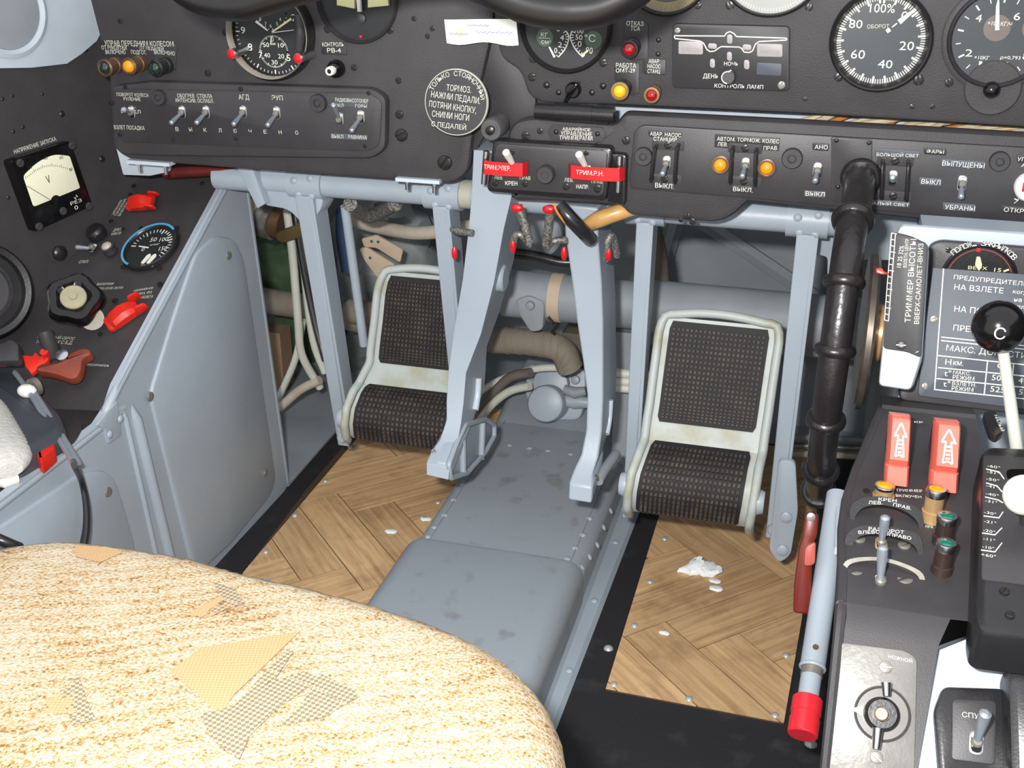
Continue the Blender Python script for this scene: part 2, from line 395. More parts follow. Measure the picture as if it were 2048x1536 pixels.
def parquet(region, z, ang, off, rivets, wp=.053, n=4):
    base = fl_t.part('parquet_panel', MB().prism(region, .0, z, 0), JOINT)
    lp = wp*n; ca, sa = math.cos(ang), math.sin(ang); g = .0006
    def rot(x, y): x = -x; return (off[0] + x*ca - y*sa, off[1] + x*sa + y*ca)
    for i in range(-26, 27):
        for j in range(-5, 6):
            # herringbone: horizontal and vertical blocks
            for d in (0, 1):
                if d == 0: x0, y0, x1, y1 = i*wp + j*2*lp*.5 - (j*lp if False else 0), i*wp - j*lp, 0, 0; x1, y1 = x0+lp, y0+wp
                else: x0, y0 = i*wp + j*lp + lp, i*wp - j*lp - lp + wp; x1, y1 = x0+wp, y0+lp
                q = [rot(x0+g, y0+g), rot(x1-g, y0+g), rot(x1-g, y1-g), rot(x0+g, y1-g)]
                c = clip(q, region)
                if len(c) < 3 or abs(area2(c)) < 3e-5: continue
                mb = MB().prism(c, z-.0005, z+.0007)
                me = mb.mesh('plank', WOOD, smooth=False); uvl = me.uv_layers.new(name='UVMap')
                for lp_ in me.loops:
                    p = me.vertices[lp_.vertex_index].co; dx, dy = p.x-off[0], p.y-off[1]
                    a, b = dx*ca+dy*sa, -dx*sa+dy*ca
                    uvl.data[lp_.index].uv = (a, b) if d == 0 else (b, a)
                o = bpy.data.objects.new('plank', me); col.objects.link(o); o.parent = base
    for px, py in rivets:
        u, v = FLF.uv(px, py); fl_t.inst('rivet', DOME['s'], (u, v, z+.0004), .0042, 0, base)
reg_r = [(-.147, .866), (.02, .863), (.029, 1.032), (.034, 1.42), (-.147, 1.42)]
parquet(reg_r, .002, rad(45), (.0799, 1.0996), [(1228, 1373), (1378, 1402), (1550, 1435), (1269, 1255), (1300, 1167), (1329, 1081), (1572, 1315), (1605, 1190)])
reg_l = [(-.572, .70), (-.575, .96), (-.587, 1.155), (-.589, 1.43), (-.40, 1.43), (-.40, .70)]
parquet(reg_l, .002, rad(45), (-.357, 1.255), [(701, 898), (651, 965), (590, 1034), (532, 1107), (876, 1008), (850, 1040)])
for px, py, r in ((1217, 1297, .005), (1622, 1488, .006)):      # old scraped screw heads in the black mat
    fl_t.inst('rivet', DOME['s'], (*FLF.uv(px, py), 0), r)

# left sidewall (black lining) and bay walls
LW = Fr(CP + ray(100, 375).normalized()*1.3, (.946, -.307, .105))
wl = T('wall_left', 'black painted cockpit side lining beside the left console', 'wall', M=LW.M, kind='structure')
wl.part('lining', MB().prism([(-.8, -.235), (.25, -.235), (.25, .7), (-.8, .7)], -.012, 0), BLK)
gp = ppoly(LW, [(-60, -60), (240, -60), (224, 0), (208, 45), (190, 82), (160, 108), (130, 128), (60, 136), (-60, 138)])
wl.part('trim_plate', MB().prism(gp, -.001, .004, .001), LGREY, label='pale grey plate in the upper corner')
cu_, cv_ = LW.uv(2, 18)
ring = wl.part('vent_disc', MB().lathe([(.047, .0035), (.047, .0065), (.043, .0085), (.039, .0065), (.0385, .0045)], 40, (cu_, cv_), open=True), LGREY)
wl.part('vent_cover', MB().lathe([(.0385, .0035), (.0385, .0055), (.036, .006)], 40, (cu_, cv_)), GREYD, parent=ring)
screws(wl, LW, [(5, 198, 4), (25, 192, 3.5), (85, 188, 3.5), (124, 228, 6), (204, 318, 6), (27, 263, 4), (46, 254, 4), (17, 395, 4), (168, 95, 9), (240, 40, 4), (246, 65, 5)], 'k', name='rivet')
solo('wall_right', 'dark lining on the far starboard side of the cockpit', 'wall', MB().box((.99, .65, .5), (.02, 2.1, 1.0)), BLK, kind='structure')
wf = solo('wall_front', 'grey painted bulkhead at the back of the pedal bay', 'wall', MB().box((-.1, 1.715, .45), (2.2, .03, 1.0)), BAYG, kind='structure')
solo('wall_bay', 'grey side skin of the pedal bay behind the console', 'wall', MB().box((-1.1, 1.35, .45), (.02, .75, 1.0)), BAYG, kind='structure')
solo('wall_bay_starboard', 'grey inner side of the pedal bay beside the pedestal', 'wall', MB().box((.10, 1.36, .22), (.02, .72, .44)), BAYG, kind='structure')
solo('bay_light_shield', 'unseen black cover added above the instruments to keep light out of the bay', 'bay_light_shield', MB().box((-.1, 1.38, .97), (2.4, .8, .02)), BLK, kind='structure')  # unseen cover, added to stop sky light leaking in behind the panels

# ================================================================== TUNNEL between the pedals
tn = T('floor_tunnel', 'grey riveted metal tunnel running along the floor between the pedals', 'floor tunnel', loc=(-.29, .9, 0))
def tsec(xl, xr, h, r, y, flare=.0):
    p = [(xl, .0)]
    for k in range(7): a = math.pi - math.pi/2*k/6; p.append((xl + r + r*math.cos(a), h - r + r*math.sin(a)))
    for k in range(7): a = math.pi/2 - math.pi/2*k/6; p.append((xr - r + (r+flare*k/6)*math.cos(a), h - r + r*math.sin(a)))
    p.append((xr+flare, 0))
    return [V((x, y, z)) for x, z in p]
tn.part('body', MB().loft([tsec(-.386, -.203, .05, .012, y, .006) for y in (.95, 1.2, 1.33)]), TUN, world=True)
tn.part('ramp', MB().loft([tsec(-.386, -.200, .05, .012, 1.30), tsec(-.386, -.200, .075, .012, 1.42), tsec(-.386, -.2, .078, .012, 1.5)]), TUN, world=True)
def csec(d, y, h): return tsec(-.395+d, -.196-d, h, .022-d*.5, y)
tn.part('cover', MB().loft([csec(.006, .996, .05), csec(.001, .993, .056), csec(0, .985, .058), csec(0, .75, .062), csec(0, .5, .062)]), TUN, world=True, label='plain grey cover over the near end of the tunnel')
tn.part('flange', MB().loft([[V((-.21, y, 0)), V((-.197, y, .012)), V((-.193, y, .005)), V((-.176 - (1.2-y)*.02, y, .0045)), V((-.172 - (1.2-y)*.02, y, 0))] for y in (.5, 1.36)]), GREY, world=True)
tn.part('seam_strip', MB().box((-.213, 1.15, .0505), (.0008, .32, .0012)), GREYD, world=True)
tn.part('seam_strip', MB().box((-.371, 1.15, .0505), (.0008, .32, .0012)), GREYD, world=True)
TF = Fr((0, 0, .05), (0, 0, 1), (0, 1, 0))
for px, py in [(925, 968), (907, 999), (889, 1030), (870, 1054), (857, 1073), (1019, 890), (1059, 896), (1096, 901), (1141, 908), (1179, 1036), (1165, 1069), (1150, 1095), (1134, 1117)]:
    p = TF.P(px, py); tn.inst('rivet', DOME['g'], (p.x+.29, p.y-.9, .0495), .0042)
for px, py in [(1222, 1022), (1208, 1055), (1195, 1090), (1180, 1114), (1165, 1136)]:
    p = W(px, py, Z=.042); o = tn.inst('rivet', DOME['g'], (p.x+.29, p.y-.9, p.z), .004); o.rotation_euler = (0, rad(58), 0)
for y in (1.0, 1.12, .88): tn.inst('rivet', DOME['g'], (-.186+.29, y-.9, .0052), .004)
# hydraulic valve on the tunnel
vb = T('valve_unit', 'grey hydraulic valve with a round cover at the head of the floor tunnel', 'valve', loc=W(1110, 870, Y=1.30))
pl = Fr(W(1110, 800, Y=1.33), (.0, -.93, .37))
vb.part('mounting_plate', MB().prism(rpoly(ppoly(pl, [(1064, 832), (1180, 850), (1180, 878), (1066, 864)]), .006, 3), -.004, .004, .001).xf(pl.M), GREY, world=True)
vb.part('bracket', MB().prism(rpoly(ppoly(pl, [(1056, 728), (1172, 738), (1174, 800), (1160, 840), (1080, 838), (1052, 790)]), .008, 3), -.008, .006, .002).xf(pl.M), GREY, world=True)
def disc(F, px, py, rpx, w0, w1, mt_b=.002, n=28):
    c = F.uv(px, py, w1); r = rpx*F.sc(px, py, w1)
    return MB().lathe([(r, w0), (r, w1-mt_b), (r-mt_b*.35, w1-mt_b*.3), (r-mt_b, w1), (r*.02, w1)], n, c).xf(F.M)
vb.part('housing', disc(pl, 1100, 770, 36, 0, .02), GREY, world=True)
vb.part('round_cover', disc(pl, 1090, 808, 37, .004, .045, .005), GREY, world=True)
for px, py in ((1063, 751), (1150, 760)): vb.part('boss', disc(pl, px, py, 9, 0, .012, .002, 14), GREY, world=True)
lv = vb.part('thumb_lever', MB().tube([pl.P(1128, 778, .03), pl.P(1150, 786, .03), pl.P(1172, 782, .03)], [.006, .008, .006], 10), GREYD, world=True)
vb.part('fitting', MB().tube([pl.P(1120, 800, .02), pl.P(1150, 803, .02), pl.P(1180, 806, .02)], [.007, .010, .007], 10), GREY, world=True)

# ================================================================== PEDAL CROSS TUBE AND ARMS
TY = 1.066; TZ = .420
ct = T('pedal_shaft', 'grey horizontal shaft carrying the rudder pedals under the panels', 'shaft', loc=(-.25, TY, TZ))
ct.part('tube', MB().tube([(-.62, TY, TZ), (.02, TY, TZ)], .0138, 20), GREY, world=True)
ct.part('bare_collar', MB().tube([(-.335, TY, TZ), (-.372, TY, TZ)], .0145, 20), mat('rust_stained_cream_paint', (176, 174, 160), .5, scale=60, rgb2=(150, 104, 60), thr=(.6, .8)), world=True)
ct.part('end_bracket', MB().prism(rpoly([(-.60, .47), (-.50, .47), (-.495, .40), (-.515, .372), (-.535, .392), (-.565, .395)], .008), -.0, .03, .002).xf(Matrix(((1, 0, 0, 0), (0, 0, -1, TY+.02), (0, 1, 0, 0), (0, 0, 0, 1)))), GREY, world=True)
ct.part('gusset', MB().prism([(-.60, .47), (-.575, .47), (-.555, .40), (-.565, .394)], 0, .012, .002).xf(Matrix(((1, 0, 0, 0), (0, 0, -1, TY-.01), (0, 1, 0, 0), (0, 0, 0, 1)))), GREY, world=True)
ct.part('side_plate', MB().prism(rpoly([(-.002, .47), (.09, .47), (.09, .375), (.045, .372), (.042, .30), (.02, .29), (.012, .372), (-.002, .374)], .004), 0, .008, .001).xf(Matrix(((1, 0, 0, 0), (0, 0, -1, TY+.05), (0, 1, 0, 0), (0, 0, 0, 1)))), GREY, world=True)
for x, z in ((.026, .33), (.055, .34)): ct.part('bolt', MB().lathe([(.006, 0), (.006, .008), (.0035, .008), (.0035, .016)], 6, M=Matrix.Translation((x, TY+.04, z)) @ Matrix.Rotation(rad(90), 4, 'X')), STEEL, world=True)
# hangers: (top x, z) -> bottom, per pedal swing
def chan(mb, A, B, wa, wb, da, db):
    """tapered bar A->B; width along X, depth along Y"""
    A, B = V(A), V(B)
    rg = []
    for P, w_, d_ in ((A, wa, da), (B, wb, db)): rg.append([P+V((-w_, -d_, 0)), P+V((w_, -d_, 0)), P+V((w_, d_, 0)), P+V((-w_, d_, 0))])
    return mb.loft(rg)
def bev(o, wd=.0012, seg=2):
    md = o.modifiers.new('bevel', 'BEVEL'); md.width = wd; md.segments = seg; md.limit_method = 'ANGLE'; return o
def hanger_set(t, xs, zt, yb, zb, tops):
    for x, wt in zip(xs, tops):
        d = V((0, yb-TY, zb-zt))
        top = V((x, TY-.012, zt)); bot = V((x, yb-.012, zb))
        sl = t.part('hanger_sleeve', MB().tube([(x-.019, TY, TZ), (x+.019, TY, TZ)], .0172, 20), GREY, world=True)
        for a, b in ((-.009, .005), (.009, .008), (-.006, -.009), (.008, -.010)):
            o = t.inst('rivet', DOME['g'], tuple(V((x+a, TY-math.sqrt(max(0, .0172**2-b*b))+.0004, TZ+b)) - t.M.translation), .0042, 0, sl); o.rotation_euler = (rad(90), 0, 0)
        mb = MB(); chan(mb, top+V((0, 0, .01)), bot, wt, wt*.82, .006, .004)
        bev(t.part('hanger', mb, GREY, world=True))
        mb = MB(); chan(mb, top+V((wt+.0005, .010, .008)), bot+V((wt*.82+.0005, .010, .012)), .0025, .0025, .016, .012)
        bev(t.part('hanger_web', mb, GREY, world=True), .0008)
        t.part('pivot_bolt', MB().lathe([(.0062, 0), (.0062, .003), (.0045, .005), (.003, .005)], 14, M=Matrix.Translation(bot+V((0, -.0045, .012))) @ Matrix.Rotation(rad(90), 4, 'X')), GREY, world=True)

# ================================================================== PEDALS
def studs(mb, grid, pitch_u, pitch_v, h=.0022, s=.66):
    """small raised blocks on a ruled surface; grid(a,b)->(point, normal) for a,b in 0..1"""
    for i in range(pitch_u):
        for j in range(pitch_v):
            a0, a1 = (i+.5-s/2)/pitch_u, (i+.5+s/2)/pitch_u; b0, b1 = (j+.5-s/2)/pitch_v, (j+.5+s/2)/pitch_v
            pts = [grid(a0, b0), grid(a1, b0), grid(a1, b1), grid(a0, b1)]
            c = sum((p for p, n in pts), V())/4
            mb.add([p for p, n in pts] + [p.lerp(c, .18)+n*h for p, n in pts], [(4, 5, 6, 7), (0, 1, 5, 4), (1, 2, 6, 5), (2, 3, 7, 6), (3, 0, 4, 7)])
def pedal(t, st, inner, frame_mt=YEDGE):
    """st: stations (xl, xr, y, z) of the plate top -> heel roll; inner = station ranges of the two treads"""
    rg = []
    S = [V((0, a[2], a[3])) for a in st]
    N = []
    for i in range(len(S)):
        tg = (S[min(i+1, len(S)-1)]-S[max(i-1, 0)]).normalized(); n = V((0, tg.z, -tg.y)); N.append(n if n.y < 0 else -n)
    def at(k, a, off=0):
        i = min(int(k), len(st)-2); f = k-i
        y = st[i][2]*(1-f)+st[i+1][2]*f; z = st[i][3]*(1-f)+st[i+1][3]*f; xl = st[i][0]*(1-f)+st[i+1][0]*f; xr = st[i][1]*(1-f)+st[i+1][1]*f
        n = N[i].lerp(N[i+1], f).normalized(); return V((xl+(xr-xl)*a, y, z))+n*off, n
    th = .006
    for i in range(len(st)):
        xl, xr = st[i][:2]; p = S[i]; n = N[i]
        q = []
        for x, o in ((xl, 0), (xl+.25*(xr-xl), 0), (xr-.25*(xr-xl), 0), (xr, 0), (xr, -th), (xl, -th)): q.append(V((x, p.y, p.z))+n*o)
        rg.append(q)
    pl = t.part('foot_plate', MB().loft(rg), frame_mt, world=True)
    # rim rods along the sides and over the top
    rim = [at(k*.5, -.035, .003)[0] for k in range((len(st)-1)*2, -1, -1)]
    top = [at(-0, a, .003)[0]+V((0, .002, .007*math.sin(math.pi*max(0, min(1, a))**.9))) for a in (.0, .12, .3, .5, .7, .88, 1.0)]
    rim2 = [at(k*.5, 1.035, .003)[0] for k in range(0, (len(st)-1)*2+1)]
    L1 = rim[:-1] + top + rim2[1:]
    t.part('rim', MB().tube(L1, .0046, 10, smooth=2), frame_mt, world=True)
    for (k0, k1, a0, a1, nu, nv) in inner:
        def g(a, b, off=.0022): return at(k0+(k1-k0)*b, a0+(a1-a0)*a, off)
        rgs = []
        steps = 14
        for s_ in range(steps+1):
            b = s_/steps; e = .025 if b in (0, 1) else 0
            rgs.append([g(e, b, .0002)[0], g(e, b)[0], g(.5, b)[0], g(1-e, b)[0], g(1-e, b, .0002)[0]])
        tr = t.part('tread', MB().loft(rgs, caps=False, closed=False), TREADB, world=True, label='worn dark rubber tread')
        mb = MB(); studs(mb, lambda a, b: g(.03+.94*a, .05+.9*b), nu, nv)
        t.part('tread_studs', mb, TREAD, parent=tr, world=True, kind='stuff', smooth=False)
    return pl
def pst(lst, Ys):
    out = []
    for (x0, y0, x1, y1), Y in zip(lst, Ys):
        a = W(x0, y0, Y=Y); b = W(x1, y1, Y=Y); out.append((a.x-.0045, b.x+.0045, Y, (a.z+b.z)/2))
    return out
# starboard pedal (nearer)
pr_ = T('rudder_pedal', 'rudder pedal nearer the pedestal, black studded tread on a yellowed grey plate', 'pedal', loc=(-.09, 1.0, .06), group='rudder pedals')
stR = pst([(1340, 632, 1545, 655), (1332, 690, 1536, 713), (1324, 750, 1527, 774), (1317, 806, 1519, 830), (1311, 843, 1513, 868), (1306, 882, 1508, 905), (1294, 915, 1500, 938), (1281, 950, 1494, 975), (1274, 985, 1488, 1010), (1272, 1012, 1482, 1040), (1274, 1024, 1482, 1052)],
          [1.070, 1.060, 1.049, 1.039, 1.032, 1.024, 1.004, .990, .984, .988, 1.004])
pedal(pr_, stR, [(.12, 3.95, .055, .945, 21, 20), (5.0, 9.6, .04, .94, 21, 13)])
hanger_set(pr_, (-.161, -.010), .40, 1.056, .088, (.0068, .0085))
# hinge cups at the foot
for st_, sgn in ((stR[-3], -1), (stR[-3], 1)):
    x = st_[0]-.008 if sgn < 0 else st_[1]+.008
    pr_.part('hinge_cup', MB().lathe([(.011, -.006), (.013, 0), (.011, .006)], 18, M=Matrix.Translation((x, st_[2]+.008, st_[3]+.002)) @ Matrix.Rotation(rad(90), 4, 'Y')), GREY, world=True)
pr_.part('link_bracket', MB().prism(rpoly([(-.012, .185), (.004, .185), (.012, .13), (.010, .078), (.0, .066), (-.012, .080)], .006), 0, .006, .001).xf(Matrix(((1, 0, 0, 0), (0, 0, -1, 1.036), (0, 1, 0, 0), (0, 0, 0, 1)))), GREY, world=True)
for z in (.083, .122): pr_.part('pivot_bolt', MB().lathe([(.0062, 0), (.0062, .0025), (.004, .004)], 14, M=Matrix.Translation((.001, 1.030, z)) @ Matrix.Rotation(rad(90), 4, 'X')), GREY, world=True)
# port pedal (pushed forward)
pl_ = T('rudder_pedal', 'rudder pedal nearer the left console, pushed forward behind the left cast arm', 'pedal', loc=(-.40, 1.06, .06), group='rudder pedals')
stL = pst([(780, 545, 905, 552), (770, 590, 905, 600), (765, 640, 905, 650), (758, 695, 905, 707), (755, 728, 905, 740), (735, 770, 903, 785), (722, 792, 898, 806), (710, 822, 892, 838), (706, 850, 885, 868), (708, 872, 878, 890), (712, 878, 878, 896)],
          [1.105, 1.102, 1.099, 1.096, 1.093, 1.086, 1.070, 1.056, 1.051, 1.056, 1.070])
stL = [(a[0], -.352, a[2], a[3]) for a in stL]
pedal(pl_, stL, [(.15, 3.95, .055, .945, 21, 20), (5.0, 9.6, .04, .94, 21, 13)])
hanger_set(pl_, (-.5145, -.366), .40, 1.122, .092, (.0085, .0075))
for sgn in (-1, 1):
    st_ = stL[-3]; x = st_[0]-.008 if sgn < 0 else st_[1]+.006
    pl_.part('hinge_cup', MB().lathe([(.011, -.006), (.013, 0), (.011, .006)], 18, M=Matrix.Translation((x, st_[2]+.008, st_[3]+.002)) @ Matrix.Rotation(rad(90), 4, 'Y')), GREY, world=True)
pl_.part('push_rod', MB().tube([W(690, 412, Y=1.09), W(728, 690, Y=1.12)], .0052, 12), GREY, world=True)

# ================================================================== CAST ARMS
def arm(name, label, st, slots, red, side_extra=None):
    """st: (pxL, pyL, pxR, pyR, Yfront, depth)"""
    rg = []
    for x0, y0, x1, y1, Y, d in st:
        a = W(x0, y0, Y=Y); b = W(x1, y1, Y=Y); k = d if isinstance(d, tuple) else (d, 0)
        rg.append([a, b, b+V((0, k[0], k[1])), a+V((0, k[0], k[1]))])
    base = rg[-1][0]
    t = T(name, label, 'control arm', loc=base, group='cast control arms')
    o = t.part('arm', MB().loft(rg), GREY, world=True, ang=30); bev(o, .004, 3)
    return t
aL = arm('cast_link', 'left grey cast arm with a hooked foot hanging in front of the port pedal', [
    (947, 300, 1036, 306, 1.010, .062), (943, 390, 1022, 398, 1.012, .066), (938, 450, 1008, 456, 1.012, .07), (925, 560, 988, 566, 1.012, .072), (908, 660, 962, 668, 1.012, .068), (897, 740, 932, 746, 1.008, .074),
    (893, 800, 927, 806, 1.000, .078), (893, 840, 922, 846, .992, .08), (880, 880, 914, 888, .978, (.060, .004)), (862, 905, 904, 914, .962, (.075, .008)), (853, 925, 899, 935, .950, (.070, .012)), (853, 950, 897, 960, .946, (.055, .014))], [], None)
aR = arm('cast_link', 'right grey cast arm with a square foot hanging above the tunnel', [
    (1128, 410, 1196, 416, 1.010, .06), (1130, 470, 1196, 476, 1.012, .062), (1143, 560, 1203, 566, 1.012, .064), (1153, 640, 1206, 646, 1.010, .066), (1165, 720, 1206, 726, 1.006, .07), (1174, 790, 1206, 796, 1.0, .074),
    (1172, 860, 1203, 866, .992, .074), (1162, 910, 1196, 916, .982, (.07, .004)), (1146, 945, 1184, 951, .970, (.058, .008)), (1138, 968, 1185, 974, .960, (.055, .010)), (1136, 1000, 1183, 1008, .955, (.046, .012))], [], None)
def slot(t, pts, wd=.004):
    mb = MB(); mb.tube(pts, wd, 10, smooth=3)
    t.part('slot_rim', mb, LGREY, world=True)
def armx(t, px, py, Yc, rel=0): return W(px, py, Y=Yc)
xs_ = W(931, 780, Y=1.002).x+.0; slot(aL, [W(957, 756, X=xs_), W(955, 790, X=xs_), W(950, 820, X=xs_)], .0038)
xs_ = W(1205, 840, Y=.996).x+.0; slot(aR, [W(1221, 800, X=xs_), W(1218, 840, X=xs_), W(1213, 868, X=xs_)], .0032)
aL.part('pivot_boss', MB().lathe([(.014, -.014), (.014, .001), (.012, .003), (.007, .003)], 20, M=Matrix.Translation(W(1006, 556, X=W(990, 560, Y=1.012).x)) @ Matrix.Rotation(rad(90), 4, 'Y')), GREY, world=True)
xw = W(899, 940, Y=.95).x; FX = Fr((xw, 1, .1), (1, 0, 0))
fo = rpoly(ppoly(FX, [(899, 930), (903, 957), (936, 946), (972, 905), (990, 872), (990, 850), (972, 838), (932, 850), (914, 890)]), .004)
aL.part('foot_web', MB().prism(fo, -.014, -.004, .001).xf(FX.M), GREY, world=True)
aL.part('foot_rim', MB().tube([FX.M @ V((x, y, -.001)) for x, y in fo + [fo[0]]], .0028, 8), GREY, world=True)
for a, b in (((925, 880), (926, 950)), ((965, 845), (962, 918))): aL.part('foot_strut', MB().tube([FX.P(*a, -.002), FX.P(*b, -.002)], .0035, 8), GREY, world=True)
aR.part('return_spring', MB().tube([W(1196, 962, Y=.985), W(1205, 945, Y=1.0), W(1232, 908, Y=1.05)], .0055, 12), GREYD, world=True)
aR.part('spring_hook', MB().tube([W(1187, 968, Y=.972), W(1186, 955, Y=.974), W(1192, 950, Y=.976), W(1196, 960, Y=.98)], .0012, 8, smooth=3), STEEL, world=True)
aL.part('spring_hook', MB().tube([W(862, 905, Y=.955), W(866, 898, Y=.958), W(870, 903, Y=.962)], .0012, 8, smooth=3), STEEL, world=True)

# ================================================================== SMALL INSTRUMENT BUILDERS
def lamp(F, px, py, rpx, ln, lens, body, label, w=0, group='indicator lamps', rim=None, cat='indicator lamp', axis=None):
    """px,py = centre of the lens as seen; ln = how far the body stands off the panel"""
    r = rpx*F.sc(px, py, w+ln); M = F.at(px, py, w+ln) ; base = M.copy(); base.translation = M.translation - F.n*ln
    t = T('indicator_lamp', label, cat, M=base, group=group)
    t.part('body', MB().lathe([(r*1.28, -.0005), (r*1.28, ln*.30), (r*1.12, ln*.34), (r*1.12, ln*.7), (r*1.3, ln*.74), (r*1.3, ln*.95), (r*1.05, ln)], 20), body)
    if rim is not None: t.part('rim', MB().lathe([(r*1.34, ln*.8), (r*1.36, ln*.98), (r*1.12, ln*1.04), (r*1.0, ln*1.0)], 24, open=True), rim)
    t.part('lens', MB().lathe([(r*.98, ln*.9), (r*.98, ln), (r*.85, ln+r*.30), (r*.55, ln+r*.5), (r*.1, ln+r*.58)], 20), lens)
    return t
def toggle(F, px, py, tx, ty, label, w=0, out=.019, r=.0026, ring=STEEL, lev=LEVER, nut=.0062, cat='toggle switch', group=None, guard=None, loops=None):
    """px,py base on the panel; tx,ty = lever tip as seen, standing out by `out`"""
    M = F.at(px, py, w); t = T('toggle_switch', label, cat, M=M, group=group)
    a = V(F.uv(px, py, w)); b = V(F.uv(tx, ty, w+out)); d = b-a
    t.part('bushing', MB().prism(rrect(nut*1.25, nut*2.1, nut*.6), -.0004, .0012, .0004), ring)
    t.part('slot', MB().prism(rrect(nut*.9, nut*1.7, nut*.42), .001, .0014), BAK)
    t.part('crescent', MB().prism(rrect(nut*.9, nut*.5, nut*.2, (0, nut*.56)), .001, .0019, .0003), IVORY)
    t.part('collar', MB().lathe([(nut*.5, 0), (nut*.5, .004), (nut*.34, .005)], 14), STEELD)
    tip = V((d.x, d.y, out)); dr = tip.normalized()
    t.part('lever', MB().tube([V((0, 0, .002)), tip*.3, tip*.8, tip-dr*r*.4, tip], [r*.62, r*.7, r, r*.95, r*.45], 12), lev)
    if guard:
        for (gx0, gy0, gx1, gy1) in guard:
            p0 = V(F.uv(gx0, gy0, w))-a; p1 = V(F.uv(gx1, gy1, w))-a
            p0 = V((p0.x, p0.y, 0)); p1 = V((p1.x, p1.y, 0)); h = V((0, 0, .013))
            t.part('wire_guard', MB().tube([p0, p0+h*.75, p0.lerp(p1, .14)+h, p0.lerp(p1, .86)+h, p1+h*.75, p1], .0016, 8, smooth=4), BLK2)
        for k in (0, 1):
            g0, g1 = guard[0], guard[1]; xa, ya, xb, yb = (g0[0], g0[1], g1[0], g1[1]) if k == 0 else (g0[2], g0[3], g1[2], g1[3])
            c0 = V(F.uv(xa, ya, w))-a; c1 = V(F.uv(xb, yb, w))-a; c = (c0+c1)/2
            t.part('guard_plate', MB().prism(rrect(abs(c1.x-c0.x)+.009, .0085, .0015, c), -.0003, .0008, .0003), BLK)
            t.inst('screw', SCR['b'], (c.x, c.y, .0006), .0033, .5)
    return t
def cap(F, px, py, rpx, label, w=0, h=.005, cat='cover cap'):
    M = F.at(px, py, w+h); M.translation -= F.n*h; r = rpx*F.sc(px, py)
    t = T('blanking_plug', label, cat, M=M, group='blank round caps')
    t.part('disc', MB().lathe([(r*1.0, -.0004), (r*1.0, h*.8), (r*.92, h), (r*.45, h), (r*.42, h*.8), (r*.05, h*.8)], 26), BLKS)
    t.part('plug', MB().lathe([(r*.36, h*.7), (r*.36, h*.95), (r*.3, h*1.05), (r*.05, h*1.05)], 16), BLKS)
    return t
def gauge(F, px, py, rpx, label, w=0, h=.006, bez=BLK2, face=DIAL, bw=.13, name='round_gauge', cat='gauge', lip=None, glass=True):
    M = F.at(px, py, w); r = rpx*F.sc(px, py, w); t = T(name, label, cat, M=M); t.r = r; t.F = F; t.w = w; t.c = V(F.uv(px, py, w))
    t.part('bezel', MB().lathe([(r, -.0006), (r, h*.5), (r*.985, h*.85), (r*.95, h), (r*(1-bw*.55), h*.95), (r*(1-bw), h*.45), (r*(1-bw), .0012)], 56, open=True), bez)
    if lip: t.part('lip_ring', MB().lathe([(r*(1-bw*.5), h*.9), (r*(1-bw*.62), h*1.1), (r*(1-bw*.95), h*.8), (r*(1-bw), h*.4)], 56, open=True), lip)
    t.dial = t.part('dial', MB().lathe([(r*(1-bw)*1.005, .0002), (r*(1-bw)*1.005, .0014), (r*.01, .0014)], 48), face)
    return t
def gl(t, px, py):      # pixel -> local point on the dial
    return V(t.F.uv(px, py, t.w+.0015)) - t.c
def ticks(t, a0, a1, n, r0, r1, wd, major=0, r0m=None, wdm=None, mt=WHITE, c=(0, 0)):
    mb = MB()
    for k in range(n+1):
        a = rad(a0+(a1-a0)*k/n); mj = major and k % major == 0
        i0, ww = (r0m or r0, wdm or wd) if mj else (r0, wd)
        d = V((math.cos(a), math.sin(a))); c_ = V(c)
        bar2(mb, c_+d*i0, c_+d*r1, ww, .0016)
    return t.part('scale_ticks', mb, mt, parent=t.dial, smooth=False)
def dtext(t, lst, mt=WHITE, z=.0018, name='dial_print'):
    mb = MB()
    for txt, x0, y0, x1, y1, h in lst:
        a = gl(t, x0, y0); b = gl(t, x1, y1); d = b-a; n = V((-d.y, d.x)).normalized()*h*t.F.sc(x0, y0)
        mb.text(txt, (a.x, a.y, z), (d.x, d.y, 0), (n.x, n.y, 0))
    return t.part(name, mb, mt, parent=t.dial, smooth=False)
def needle(t, px0, py0, px1, py1, w0, w1, mt=WHITE, z=.0024):
    a, b = gl(t, px0, py0), gl(t, px1, py1); d = (b-a).normalized(); n = V((-d.y, d.x))
    q = [a-n*w0, b-n*w1, b+n*w1, a+n*w0]
    return t.part('needle', MB().prism([(p.x, p.y) for p in q], z, z+.0006), mt, smooth=False)
def panel(name, label, F, outline, r, th=.012, mt=BLK, b=.004, cat='instrument panel'):
    t = T(name, label, cat, M=F.M)
    t.part('fascia', MB().prism(rpoly(ppoly(F, outline), r), -th, 0, b), mt)
    return t
def subpanel(t, F, outline, r, w0, w1, mt=BLK, b=.002, name='raised_panel'):
    return t.part(name, MB().prism(rpoly(ppoly(F, outline, w1), r), w0, w1, b), mt)

# ================================================================== CAPTAIN'S PANEL (left)
LP = Fr((0, 1.004, .5), (0, -1, 0))
lp = panel('instrument_panel', 'black left instrument panel with the clock and a long row of toggles', LP,
           [(150, -110), (217, 150), (226, 300), (262, 322), (500, 340), (905, 368), (936, 345), (942, 290), (958, 180), (985, 60), (1000, -110)], [0, .004, .01, .01, 0, .02, .02, 0, .01, .01, 0], .014)
